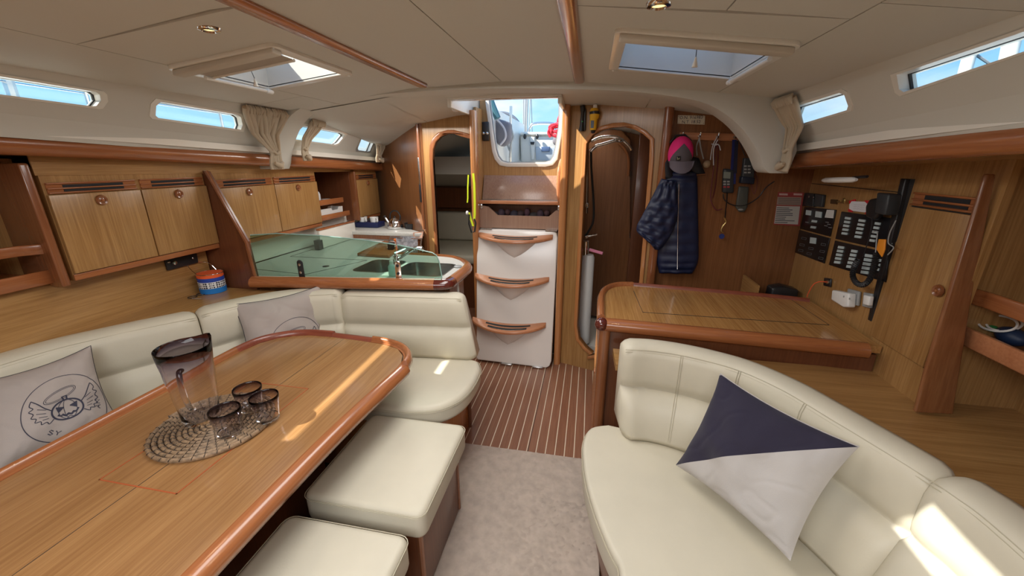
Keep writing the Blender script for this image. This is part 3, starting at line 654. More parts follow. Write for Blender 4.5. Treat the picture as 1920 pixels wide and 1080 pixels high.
sb2 = thing('settee_locker', 'dark wooden locker under the left settee seat, hidden behind the table', 'settee locker', (-1.86, 0, 0))
B().box(-2.1, -1.62, -1.6, 1.51, 0, .374).ob('side_panel', dark_z, sb2, bevel=.004)
# port ledge and wall below lockers
LZ = .85
lp = [(-2.575, -2.1), (-2.205, -2.1)]+[(p.x-.0, p.y+.0) for p in outer if p.y > -1.5 and p.x < -1.72]+[(-1.72, 1.84), (-2.575, 1.84)]
S(B().prism(lp, LZ-.03, LZ), 'trim_10', teak_y, None, smooth=0)
S(B().box(-2.16, -2.14, -2.1, 1.84, LZ, 1.12), 'wall_port_ledge', teak_y)
S(B().box(-2.26, -2.225, -2.1, 1.84, 0, LZ-.03), 'wall_port_settee', dark_z)
S(B().slab([(-2.046, 1.17, 1.50), (-2.046, 3.70, 1.46), (-2.046, 3.70, zt(3.7)-.055), (-2.046, 1.17, zt(1.17)-.055)], (-.006, 0, 0)), 'wall_port_upper', teak_y)
# ---- partition between saloon and galley
pt = [(-2.60, 0), (-1.86, 0), (-1.86, .845), (-1.845, .86), (-1.86, 1.125), (-2.02, 1.50), (-2.60, 1.60)]
pa = S(B().prism(pt, 1.85, 1.872, 'y'), 'wall_galley_partition', dark_z, None, smooth=0)
S(B().tube([(-2.022, 1.848, 1.50), (-1.862, 1.848, 1.125), (-1.845, 1.846, .87)], .010, 8, flat=1.2), 'edge_moulding', mah_z, pa)
# ---- lockers
def locker(label, x, y0, y1, zt_, zb_, nd, face=1, knob_y=None, top=1.53, grp_=None, depth=.2, zdrop=0, lean=0):
    s = thing('wall_locker', label, 'cabinet', (x, (y0+y1)/2, zb_), grp_)
    X = lambda d: x+face*d
    def bx(b_, d0, d1, ya, yb, z0, z1, dzb=0):
        xs = sorted((X(d0), X(d1))); return b_.box(xs[0], xs[1], ya, yb, z0, z1)
    fr = B(); bx(fr, -depth, 0, y0, y1, zb_-.03, top); fr.ob('carcass', teak_z, s, smooth=0)
    # frame strips
    b_ = B(); bx(b_, 0, .006, y0, y1, zb_-.03, zb_-.004); b_.ob('bottom_rail', mah_y, s, bevel=.002)
    L_ = y1-y0; seg_ = L_/nd
    for i in range(nd):
        ya = y0+i*seg_+.003; yb = y0+(i+1)*seg_-.003
        d = B(); bx(d, 0, .014, ya, yb, zb_, zt_-.004); do = d.ob('door', teak_z, s, bevel=.0015)
        ky = (ya+yb)/2 if knob_y is None else knob_y; kz = zt_-.035 if knob_y is None else (zb_+zt_)/2-.03
        M3 = Matrix(((0, 0, face), (0, 1, 0), (1, 0, 0)))
        B().lathe([(.002, 0), (.019, 0), (.022, .004), (.019, .010), (.013, .008), (.012, .006), (.002, .010)], (X(.014), ky, kz), 20, M3).ob('latch_knob', mah_z, do)
        B().lathe([(.001, 0), (.006, 0), (.005, .007), (.001, .008)], (X(.020), ky, kz), 12, M3).ob('push_button', mah_y, do)
    # louvre vents above doors
    for i in range(max(1, nd)):
        ya = y0+i*seg_+.01; yb = y0+(i+1)*seg_-.01; vz = zt_
        b_ = B(); bx(b_, .0, .004, ya, yb, vz, vz+.042); b_.ob('vent_board', mah_y, s, smooth=0)
        b_ = B(); bx(b_, .003, .0055, ya+.05, yb-.05, vz+.022, vz+.033); bx(b_, .003, .0055, ya+.05, yb-.05, vz+.007, vz+.017); b_.ob('vent_slot', blackm, s, smooth=0)
        for q in (0.0, .0165, .036): b_ = B(); bx(b_, .004, .011, ya, yb, vz+q, vz+q+.006); b_.ob('vent_slat', mah_y, s, bevel=.002)
    return s
L1 = locker('double-door teak wall locker on the left above the ledge, behind the table', -2.05, 1.18, 1.848, 1.43, 1.115, 2)
B().slab([(-2.12, 1.168, 1.055), (-2.03, 1.125, 1.075), (-2.03, 1.125, 1.545), (-2.30, 1.168, 1.545), (-2.30, 1.168, 1.055)], (0, .03, 0)).ob('end_board', mah_z, L1, bevel=.008, seg=3)
L2 = locker('double-door teak wall locker over the galley counter', -2.05, 1.90, 2.755, 1.41, 1.10, 2)
# niche
ni = thing('galley_niche', 'dark open galley niche with two small fiddled shelves between the lockers', 'shelf', (-2.2, 3.0, 1.1))
B().box(-2.5, -2.48, 2.76, 3.22, 1.05, 1.5).ob('back_panel', dark_z, ni); B().box(-2.48, -2.06, 2.755, 2.77, 1.07, 1.5).ob('side_panel', mah_z, ni)
B().box(-2.48, -2.06, 3.21, 3.225, 1.05, 1.5).ob('side_panel', dark_z, ni)
for z, y1 in ((1.115, 3.15), (1.232, 3.08)):
    B().box(-2.46, -2.06, 2.77, y1, z, z+.012).ob('shelf_board', mah_y, ni)
    B().box(-2.062, -2.048, 2.77, y1, z-.01, z+.032).ob('fiddle', mah_y, ni, bevel=.003)
L3 = locker('single-door teak wall locker next to the galley bulkhead, above the stove', -2.02, 3.235, 3.60, 1.40, 1.075, 1)
B().box(-2.10, -2.004, 3.215, 3.235, 1.05, 1.47).ob('end_board', mah_z, L3, bevel=.003)
S(B().box(-2.57, -2.15, 1.17, 1.178, LZ, 1.56), 'wall_port_shelf_end', teak_z)
# port forward open shelves
sh = thing('open_shelf', 'open two-tier wooden shelf at the left edge of the photo', 'shelf', (-2.2, .6, 1.1))
B().box(-2.50, -2.48, -2.1, 1.165, .85, 1.55).ob('back_panel', teak_z, sh); B().box(-2.48, -2.13, -2.1, 1.165, 1.09, 1.102).ob('shelf_board', mah_y, sh)
def fid(z0, z1, nm='fiddle'):
    pth = [(-2.13, -2.1), (-2.13, 1.04), (-2.125, 1.09), (-2.09, 1.13), (-2.075, 1.165)] if z0 > 1.15 else [(-2.10, -2.1), (-2.10, 1.165)]
    B().sweep(pth, [(-.007, z0), (.009, z0), (.009, z1), (-.007, z1)]).ob(nm, mah_y, sh, bevel=.004, smooth=50)
fid(1.205, 1.245); fid(1.085, 1.14)
# ---- galley island / counter
GZ = .92
isl = [(-1.86, 1.82), (-.76, 1.985), (-.735, 2.02), (-.735, 2.32), (-.77, 2.43), (-.85, 2.53), (-.96, 2.585), (-1.45, 2.60), (-1.52, 2.66), (-1.52, 3.02), (-2.12, 3.02), (-2.12, 1.88), (-1.86, 1.88)]
gc = thing('galley_counter', 'pale grey galley worktop on a wooden base with a thick rounded reddish edge', 'counter', (-1.4, 2.3, 0))
sinks = [rrect(-1.13, -.82, 2.07, 2.36, .05, 4), rrect(-1.40, -1.17, 2.09, 2.38, .05, 4)]
B().plate(isl, sinks, lambda u, v, t_: (u, v, t_), GZ-.03, GZ-.004).ob('worktop', counter_m, gc, smooth=0)
for q in sinks:
    cx = sum(a for a, b_ in q)/len(q); cy = sum(b_ for a, b_ in q)/len(q)
    k = B(); n = len(q); lo = [(cx+(a-cx)*.9, cy+(b_-cy)*.9) for a, b_ in q]
    k.add([V3(p, GZ-.004) for p in q]+[V3(p, GZ-.17) for p in lo], [(i, (i+1) % n, (i+1) % n+n, i+n) for i in range(n)]+[tuple(range(n, 2*n))])
    k.ob('sink_bowl', steel, gc, smooth=50)
    k = B().plate([(cx+(a-cx)*1.06, cy+(b_-cy)*1.06) for a, b_ in q], [q], lambda u, v, t_: (u, v, t_), GZ-.005, GZ-.001).ob('sink_rim', steel, gc)
eprof = [(.03, -.045), (.03, -.003), (.022, .010), (.008, .008), (-.012, -.002), (-.022, -.022), (-.018, -.040), (-.004, -.050), (.016, -.05)]
ep1 = cr2([(-1.855, 1.815), (-1.3, 1.895), (-.82, 1.968)], 4)
B().sweep(ep1, [(o, z+GZ) for o, z in eprof]).ob('front_edge', mah_x, gc, smooth=60)
ep2 = cr2([(-.82, 1.968), (-.765, 1.98), (-.742, 2.0), (-.735, 2.05)], 4)
B().sweep(ep2, [(o, z+GZ) for o, z in [(a*1.04-.001, b_) for a, b_ in eprof]]).ob('corner_block', cap_w, gc, smooth=60, label='dark polished corner piece')
ep3 = cr2([(-.735, 2.05), (-.733, 2.32), (-.77, 2.43), (-.85, 2.53), (-.96, 2.585), (-1.2, 2.60), (-1.45, 2.60)], 5)
B().sweep(ep3, [(o, z+GZ) for o, z in eprof]).ob('aft_edge', mah_y, gc, smooth=60)
bi = [(-1.86, 1.88), (-1.86, 1.95), (-.77, 2.08), (-.765, 2.32), (-.80, 2.42), (-.87, 2.50), (-.97, 2.555), (-1.45, 2.57), (-1.55, 2.66), (-1.55, 3.02), (-2.11, 3.02), (-2.11, 1.88)]
B().plate(bi, [], lambda u, v, t_: (u, v, t_), 0, .72).ob('base_cabinet', teak_z, gc, smooth=30)
up = B()
n_ = len(bi); up.add([V3(p, .72) for p in bi]+[V3(p, GZ-.03) for p in bi], [(i, (i+1) % n_, (i+1) % n_+n_, i+n_) for i in range(n_)]); up.ob('upper_skirt', bulk_z, gc, smooth=30)
B().tube([(-.748, 2.16, .02), (-.748, 2.16, GZ-.05)], .007, 8).ob('end_strip', white_p, gc)
for a, b_ in (((-2.04, 2.36), (-1.45, 2.36)), ((-2.04, 2.36), (-2.04, 3.0)), ((-1.62, 1.97), (-1.45, 2.36)), ((-2.03, 2.02), (-1.62, 1.97))):
    B().tube([(a[0], a[1], GZ-.0038), (b_[0], b_[1], GZ-.0038)], .0018, 4).ob('lid_joint', blackm, gc)
B().lathe([(.001, 0), (.02, 0), (.02, .003), (.001, .004)], (-1.62, 2.16, GZ-.004), 16).ob('lid_ring', black, gc)
S(B().box(-2.57, -2.13, 1.875, 3.3, GZ, 1.10), 'wall_galley_splashback', grp)
# stove unit, higher
SZ_ = .985
stp = [(-2.12, 3.04), (-1.37, 3.04), (-1.345, 3.075), (-2.05, 3.66), (-2.12, 3.60)]
st = thing('stove_unit', 'galley stove unit with pale grey top below the angled bulkhead', 'stove', (-1.75, 3.2, 0))
B().prism(stp, SZ_-.03, SZ_).ob('top', counter_m, st, bevel=.003)
B().prism([(-2.10, 3.05), (-1.39, 3.05), (-1.37, 3.08), (-2.04, 3.62), (-2.10, 3.58)], 0, SZ_-.03).ob('housing', mah_z, st)
B().box(-2.0, -1.48, 3.042, 3.05, .40, .90).ob('oven_door', black, st, bevel=.004)
B().box(-2.05, -1.42, 3.036, 3.052, .905, .925).ob('front_strip', steel, st, bevel=.003)
B().tube([(-1.98, 3.02, .87), (-1.5, 3.02, .87)], .008, 8).ob('oven_rail', steel, st)
B().slab([(-1.42, 3.035, SZ_-.045), (-1.345, 3.035, SZ_-.045), (-1.345, 3.075, SZ_+.012), (-1.42, 3.035, SZ_+.004)], (0, .01, 0)).ob('corner_trim', mat('pink_beige_trim', (.62, .36, .26), .4), st)
# ---- glass screen on the counter
gs = thing('glass_splash_screen', 'long green-tinted glass screen standing along the front of the galley counter', 'glass screen', (-1.3, 1.93, GZ+.004))
fdir = (Vector((-.82, 1.968))-Vector((-1.855, 1.815))).normalized(); fn = Vector((-fdir.y, fdir.x)); fo = Vector((-1.855, 1.815))+fn*.035
def onF(px, py, t_=0):
    q = P(px, py, pl=((fn.x, fn.y, 0), fn.dot(fo))); return ((Vector((q.x, q.y))-fo).dot(fdir), q.z)
def F3(u, v, t_): p = fo+fdir*u+fn*t_; return (p.x, p.y, v)
g1 = [onF(a, b_) for a, b_ in ((478, 498), (473, 490), (469, 441), (520, 438), (600, 442), (680, 450), (742, 459), (742, 508))]
g1 = [(max(u, .008), v) for u, v in g1]; g1[0] = (g1[0][0], GZ+.008); g1[-1] = (g1[-1][0], GZ+.008)
B().plate(g1, [], F3, 0, .006).ob('pane', green_g, gs, smooth=0)
g2 = [onF(a, b_) for a, b_ in ((745, 508), (745, 459), (810, 474), (818, 479), (823, 490), (828, 513))]
g2[0] = (g2[0][0], GZ+.008); g2[-1] = (g2[-1][0], GZ+.008)
B().plate(g2, [], F3, 0, .006).ob('pane', green_g, gs, smooth=0)
egm = mat('glass_edge', (.55, .8, .75), .1, trans=.5)
for g_ in (g1[2:7], g2[1:]): B().tube([F3(u, v, .003) for u, v in g_], .0035, 6).ob('polished_edge', egm, gs)
for (a, b_), m_, pn in (((561, 475), black, 0), ((745, 478), chrome, 1)):
    u, v = onF(a, b_+8); zz = GZ+.004
    pth = [(u-.018+.036*k/1, zz) for k in (0, 1)]
    shp = [(u-.017, zz), (u+.017, zz), (u+.017, zz+.075)]+[(u+.017*cos(R(a_)), zz+.085+.017*sin(R(a_))) for a_ in range(0, 181, 30)]+[(u-.017, zz+.075)]
    B().plate(shp, [], F3, -.006, -.0005).ob('bracket', m_, gs, bevel=.002)
    for dz in (.03, .075):
        c = F3(u, zz+dz, -.006); M3 = Matrix(((1, 0, 0), (0, 0, -1), (0, 1, 0)))
        B().lathe([(.001, 0), (.008, 0), (.008, .004), (.001, .006)], c, 14, M3).ob('bolt', steel if m_ is black else blackm, gs)
# ---- companionway steps
def yp(z): return 2.76+.235*z/1.05
st_ = thing('companionway_steps', 'white moulded companionway steps with three curved wooden treads', 'steps', (-.53, 2.85, 0))
def spx(a, b_):      # pixel onto leaning front plane
    n = Vector((0, 1, -.235/1.05)); q = P(a, b_, pl=((0, n.y, n.z), 2.76)); return q
xb = [(-.855, 0.02), (-.235, 0.02), (-.225, 1.03), (-.245, 1.048), (-.835, 1.048), (-.857, 1.03)]
def sf(u, v, t_): return (u, yp(v)+t_, v)
xb = [(-.83, .035), (-.82, .018), (-.26, .005), (-.235, .02), (-.222, .06), (-.222, 1.0), (-.235, 1.035), (-.26, 1.045), (-.83, 1.045), (-.857, 1.02), (-.857, .9)]
B().plate(xb, [], sf, 0, .09).ob('moulding', stepg, st_, bevel=.022, seg=4)
for (e1, m1, e2, dz) in (((898, 434), (965, 458), (1037, 441), 0), ((891, 512), (960, 541), (1030, 519), 0), ((886, 595), (958, 628), (1024, 604), 0)):
    a = spx(*e1); c = spx(*e2)
    ym = yp((a.z+c.z)/2)-.125; q = P(*m1, y=ym); za_ = (a.z+c.z)/2
    zm = q.z+.038; xm = (a.x+c.x)/2; w_ = (c.x-a.x)/2
    # tread: curved plank, lower in the middle, reaching forward
    nU = 20; top = []; 
    def tz(s): return zm+.004+(za_-zm)*abs(s)**1.9
    def tdep(s): return .018+.107*max(0, 1-abs(s)**2.0)**.8
    tr = B()
    def tf(u, v, dz_):
        s = 2*u-1; z = tz(s)+dz_-.020*v; x = xm+w_*s; yb_ = yp(z)+.004; return (x, yb_-tdep(s)*v, z)
    nv = 5
    vs = []; 
    for lay, dz_ in ((0, .0), (1, -.019)):
        for j in range(nv+1):
            for i in range(nU+1): vs.append(tf(i/nU, j/nv, dz_))
    W_ = nU+1; off = W_*(nv+1); fs = []
    for j in range(nv):
        for i in range(nU):
            a0 = j*W_+i; fs += [(a0, a0+1, a0+W_+1, a0+W_), (off+a0+W_, off+a0+W_+1, off+a0+1, off+a0)]
    for i in range(nU): fs += [(i+1, i, off+i, off+i+1), (nv*W_+i, nv*W_+i+1, off+nv*W_+i+1, off+nv*W_+i)]
    for j in range(nv): fs += [(j*W_, (j+1)*W_, off+(j+1)*W_, off+j*W_), ((j+1)*W_+nU, j*W_+nU, off+j*W_+nU, off+(j+1)*W_+nU)]
    tr.add(vs, fs); to = tr.ob('tread', tread_w, st_, smooth=40, bevel=.003)
    for v0, v1, u0, u1 in ((.26, .46, .2, .80), (.58, .80, .24, .76)):
        gb = B().grid(lambda u, v: tuple(Vector(tf(u0+(u1-u0)*u, v0+(v1-v0)*v*(1 if 1 else 0), .0015))), 20, 1)
        gb.ob('grip_strip', rubber, to, smooth=0)
    # corbel under the tread
    cb = B(); rings = []
    for k in range(7):
        f_ = k/6; zz = (zm-.012)-.15*f_
        rings.append([(xm+w_*.72*(1-f_)**.75*s, yp(zz)-.0-.10*(1-f_)**.9*(1-abs(s)**2.2), zz+((tz(s*.72)-zm)*(1-f_))) for s in [-1+2*i/12 for i in range(13)]])
    cv = [p for r_ in rings for p in r_]; cb.add(cv, [(j*13+i, j*13+i+1, (j+1)*13+i+1, (j+1)*13+i) for j in range(6) for i in range(12)])
    cb.ob('corbel', stepg, st_, smooth=60)
for x0, z in ((-.62, .012), (-.37, .008)):
    B().box(x0, x0+.085, 2.745, 2.775, .004, .016).ob('hinge', steel, st_, bevel=.003)
for x0 in (-.83, -.32): B().box(x0, x0+.09, 2.985, 3.03, 1.046, 1.052).ob('top_hinge', steel, st_)
# compartment and shelf above the steps
cu = thing('companionway_locker', 'wooden shelf and open-fronted locker above the steps', 'shelf', (-.53, 3.1, 1.05))
yf = 3.03
B().box(-.852, -.205, yf, 3.22, 1.245, 1.262).ob('shelf_board', teak_x, cu, bevel=.002)
B().box(-.852, -.205, yf-.006, yf+.012, 1.238, 1.264).ob('shelf_nosing', tread_w, cu, bevel=.004)
for k in range(3): B().box(-.84, -.215, yf+.03+.035*k, yf+.045+.035*k, 1.262, 1.266).ob('metal_strip', steel, cu)
B().slab([(-.85, 3.14, 1.264), (-.205, 3.14, 1.264), (-.205, 3.215, 1.445), (-.85, 3.215, 1.445)], (0, .012, .0)).ob('sloping_board', plum_w, cu, bevel=.002)
fp = [(-.85, 1.05), (-.205, 1.05), (-.205, 1.205), (-.25, 1.195), (-.30, 1.150), (-.70, 1.150), (-.775, 1.215), (-.85, 1.225)]
B().plate(fp, [], lambda u, v, t_: (u, t_, v), yf+.01, yf+.025).ob('cut_out_front', plum_w, cu, smooth=0)
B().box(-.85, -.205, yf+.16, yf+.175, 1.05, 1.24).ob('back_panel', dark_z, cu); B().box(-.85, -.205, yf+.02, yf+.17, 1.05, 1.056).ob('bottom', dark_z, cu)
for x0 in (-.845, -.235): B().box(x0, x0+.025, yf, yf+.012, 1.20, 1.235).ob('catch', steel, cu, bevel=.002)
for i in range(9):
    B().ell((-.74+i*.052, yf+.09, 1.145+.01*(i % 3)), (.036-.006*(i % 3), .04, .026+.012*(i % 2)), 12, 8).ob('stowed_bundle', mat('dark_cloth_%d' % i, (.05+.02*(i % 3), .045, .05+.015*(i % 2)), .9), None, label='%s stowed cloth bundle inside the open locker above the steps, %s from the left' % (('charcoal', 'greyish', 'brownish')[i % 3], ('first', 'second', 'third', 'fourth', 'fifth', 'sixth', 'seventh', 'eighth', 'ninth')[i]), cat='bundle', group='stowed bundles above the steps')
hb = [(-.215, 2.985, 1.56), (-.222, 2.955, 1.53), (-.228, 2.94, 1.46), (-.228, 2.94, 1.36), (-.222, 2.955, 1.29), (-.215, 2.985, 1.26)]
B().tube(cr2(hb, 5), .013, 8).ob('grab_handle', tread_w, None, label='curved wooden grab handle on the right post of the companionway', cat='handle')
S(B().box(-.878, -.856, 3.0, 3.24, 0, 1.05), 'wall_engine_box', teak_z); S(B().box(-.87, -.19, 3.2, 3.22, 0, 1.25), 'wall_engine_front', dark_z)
# ---- nav desk
NZ = .80
nd = thing('chart_table', 'teak chart table with a raised dark fiddle and thick rounded front edge', 'desk', (.6, 2.2, 0))
dp = [(.105, 1.875), (1.262, 1.80), (1.262, 2.385), (1.06, 2.425), (.30, 2.51), (.21, 2.49), (.15, 2.43), (.115, 2.34), (.10, 2.20)]
B().prism(dp, NZ-.035, NZ-.002).ob('desktop', desk_w, nd, smooth=0)
q = [P(a, b_, z=NZ) for a, b_ in ((1188, 545), (1205, 585), (1555, 609))]
B().tube([(p.x, p.y, NZ-.0015) for p in q], .0016, 4).ob('lid_joint', blackm, nd)
B().tube([(q[2].x, q[2].y, NZ-.0015), (P(1485, 562, z=NZ).x, P(1485, 562, z=NZ).y, NZ-.0015)], .001, 4).ob('lid_joint', blackm, nd)
nprof = [(.03, -.045), (.03, -.002), (.02, .008), (.004, .006), (-.014, -.006), (-.022, -.024), (-.018, -.044), (-.004, -.056), (.016, -.054)]
B().sweep([(.10, 1.868), (.6, 1.835), (1.21, 1.79)], [(o, z+NZ) for o, z in nprof]).ob('front_edge', mah_x, nd, smooth=60)
B().sweep(cr2([(.30, 2.515), (.21, 2.495), (.145, 2.435), (.108, 2.34), (.092, 2.20), (.085, 1.90)], 4), [(o, z+NZ) for o, z in [(.028, -.04), (.028, -.002), (.020, .016), (.008, .022), (-.008, .012), (-.016, -.01), (-.012, -.04), (.004, -.05)]]).ob('side_edge', mah_y, nd, smooth=60)
B().sweep(cr2([(1.25, 2.385), (1.06, 2.43), (.72, 2.47), (.30, 2.515)], 4), [(o, z+NZ) for o, z in [(.020, -.03), (.020, .012), (.012, .018), (.002, .012), (-.002, -.03)]]).ob('back_fiddle', fm, nd, smooth=60)
B().ell((.094, 1.872, NZ-.022), (.034, .036, .034), 20, 12).ob('corner_ball', cap_w, nd, label='dark polished corner piece')
B().prism(rrect(.085, .14, 1.855, 1.91, .02, 4), 0, NZ-.05).ob('corner_post', mah_z, nd, smooth=50)
B().slab([(.10, 1.90, 0), (1.262, 1.815, 0), (1.262, 1.815, NZ-.05), (.10, 1.90, NZ-.05)], (0, .02, 0)).ob('front_panel', dark_z, nd)
B().box(.09, .11, 1.9, 2.40, 0, NZ-.04).ob('side_panel', post_z, nd)
B().lathe([(.001, 0), (.016, 0), (.016, .006), (.001, .008)], (.084, 1.99, .45), 14, Matrix(((0, 0, -1), (0, 1, 0), (1, 0, 0)))).ob('side_button', tread_w, nd)
B().box(1.0, 1.012, 2.45, 2.69, .45, NZ+.055).ob('seat_divider', teak_y, nd)
# starboard furniture face
FX = 1.28
fb = B(); fb.box(FX, FX+.02, 1.84, 2.72, .67, 1.56); fs_ = S(fb, 'wall_nav_side', teak_z, None, smooth=0)
S(B().box(FX-.002, FX+.0, 1.99, 2.70, .80, 1.425), 'instrument_board', teak_z, fs_)
S(B().tube([(FX-.003, 2.69, 1.427), (FX-.003, 1.99, 1.427)], .002, 4), 'board_joint', blackm, fs_)
# ledge behind right settee
RL = .67
#LEDGE
# tall door locker
tl = thing('tall_locker', 'tall single-door teak locker at right beside the switch panels', 'cabinet', (FX, 1.72, .8))
D0y, D1y, Dz0, Dz1 = 1.578, 1.872, .819, 1.379
X0 = 1.268
B().box(X0, FX+.01, 1.53, D1y+.01, RL, 1.56).ob('carcass', teak_z, tl, smooth=0); B().box(X0-.0015, X0, D0y-.006, D1y+.006, Dz0-.007, Dz1+.003).ob('door_gap', blackm, tl, smooth=0)
do = B().box(X0-.014, X0, D0y, D1y, Dz0, Dz1).ob('door', teak_z, tl, bevel=.0015)
M3 = Matrix(((0, 0, -1), (0, 1, 0), (1, 0, 0))); kp = P(1759, 545, x=X0-.02)
B().lathe([(.002, 0), (.020, 0), (.023, .005), (.020, .012), (.013, .009), (.012, .007), (.002, .012)], (X0-.014, kp.y, kp.z), 20, M3).ob('latch_knob', mah_z, do)
B().lathe([(.001, 0), (.006, 0), (.005, .008), (.001, .009)], (X0-.021, kp.y, kp.z), 12, M3).ob('push_button', mah_y, do)
vz = Dz1+.006
B().box(X0-.004, X0, D0y-.008, D1y+.005, vz, vz+.05).ob('vent_board', mah_y, tl)
B().box(X0-.0055, X0-.003, D0y+.05, D1y-.05, vz+.026, vz+.042).ob('vent_slot', blackm, tl); B().box(X0-.0055, X0-.003, D0y+.05, D1y-.05, vz+.008, vz+.018).ob('vent_slot', blackm, tl)
for q in (0.0, .020, .044): B().box(X0-.012, X0-.004, D0y-.008, D1y+.005, vz+q, vz+q+.007).ob('vent_slat', mah_y, tl, bevel=.002)
# end board sloping inboard
bp5 = ((0, 1, -.08), 1.49-.08*.67)
B().slab([P(a, b_, pl=bp5) for a, b_ in ((1716, 774), (1788, 778), (1824, 553), (1869, 326), (1850, 326), (1738, 690))], (0, .016, 0)).ob('end_board', wood('end_board_wood', (.33, .14, .055), (.23, .085, .032), 'z', fine=.7, coat=.3), tl, bevel=.006, seg=3)
B().slab([(1.272, 1.60, RL), (1.60, 1.60, RL), (1.60, 1.60, 1.55), (1.285, 1.60, 1.55)], (0, .015, 0)).ob('end_panel', teak_z, tl)
# starboard forward recess: shelf
S(B().box(1.60, 1.62, -2.1, 1.62, RL, 1.56), 'wall_starboard_recess', teak_z)
sr = thing('open_shelf', 'open wooden shelf with fiddles at the right edge of the photo', 'shelf', (1.45, .8, .9))
B().box(1.34, 1.60, -2.1, 1.60, .94, .952).ob('shelf_board', dark_z, sr)
B().sweep([(1.33, -2.1), (1.33, 1.60)], [(-.008, .932), (.010, .932), (.010, .997), (-.008, .997)]).ob('fiddle', tread_w, sr, bevel=.005)
B().sweep([(1.345, -2.1), (1.345, 1.545), (1.335, 1.58), (1.315, 1.598)], [(-.007, 1.075), (.009, 1.075), (.009, 1.130), (-.007, 1.130)]).ob('upper_fiddle', mah_y, sr, bevel=.005)
# ---- starboard settee
RT_ = .82; RB = .43
ro = cr2([(.165, 1.655), (.30, 1.665), (.466, 1.631), (.644, 1.542), (.77, 1.40), (.85, 1.24), (.925, 1.08), (.975, .95), (1.0, .80), (1.0, .3), (1.0, -.9)], 6)
S(B().prism([(.155, 1.83), (.16, 1.665)]+[(p.x+.004, p.y+.004) for p in ro if p.x > .2]+[(1.004, -2.1), (1.735, -2.1), (1.735, 1.83)], RL-.03, RL), 'trim_11', wood('ledge_veneer', T1, T2, 'x', rot=R(30)), None, smooth=0)
def ri(pt): return min(range(len(ro)), key=lambda i: (Vector(ro[i])-Vector(pt)).length)
c1 = ri((.955, 1.0)); c2 = ri((1.0, .25))
s1, at1, tot1, pr1 = settee_back('settee_back_cushion', ro[:c1+1], RT_, RB, .115, .215, 'long curved cream leather back cushion on the right, behind the navy and white pillow', -1)
settee_back('settee_back_cushion', ro[c1:c2+1], RT_+.008, RB, .125, .215, 'cream leather back cushion in the bottom right corner with a bright sun patch', -1)
def vseam(at, pr, q, s, side=-1, ks=range(5, 14)):
    for dq in (-.004, .004):
        p = at(q+dq); tg = (at(q+.03)-at(q-.03)).normalized(); nn = Vector((-tg.y, tg.x))*side
        B().tube([(p.x+nn.x*(pr[k][0]+.0005), p.y+nn.y*(pr[k][0]+.0005), pr[k][1]) for k in ks], .0013, 5).ob('seam', cream_d, s)
for q in (.27, .52, .80): vseam(at1, pr1, q, s1)
rseat = [tuple(p) for p in cr2([(.70, .855), (.20, .845), (.145, .90), (.095, 1.02), (.052, 1.18), (.032, 1.34), (.035, 1.44), (.065, 1.52), (.14, 1.555)], 4)]+[(.45, 1.50), (.70, 1.30), (.86, 1.05), (.87, .86)]
seatpad('settee_seat_cushion', [tuple(p) for p in reversed(rseat)], .31, .43, 'large rounded cream leather seat cushion of the right settee, under the navy and white pillow')
seatpad('settee_seat_cushion', [(.24, -.8), (.87, -.8), (.87, .842), (.24, .842)], .31, .432, 'next cream leather seat cushion of the right settee, at the bottom edge of the photo')
rb = thing('settee_locker', 'wooden base below the right settee seat', 'settee locker', (.5, 1.0, 0))
B().prism([(.12, 1.5), (.11, 1.3), (.14, 1.08), (.24, .88), (.30, -.8), (1.0, -.8), (1.0, 1.5)], 0, .31).ob('front_panel', dark_z, rb)
# ================================================================ SOFT GOODS AND OBJECTS
def bez(pts, n=6, closed=False): return cr2([Vector(p) for p in pts], n, closed)
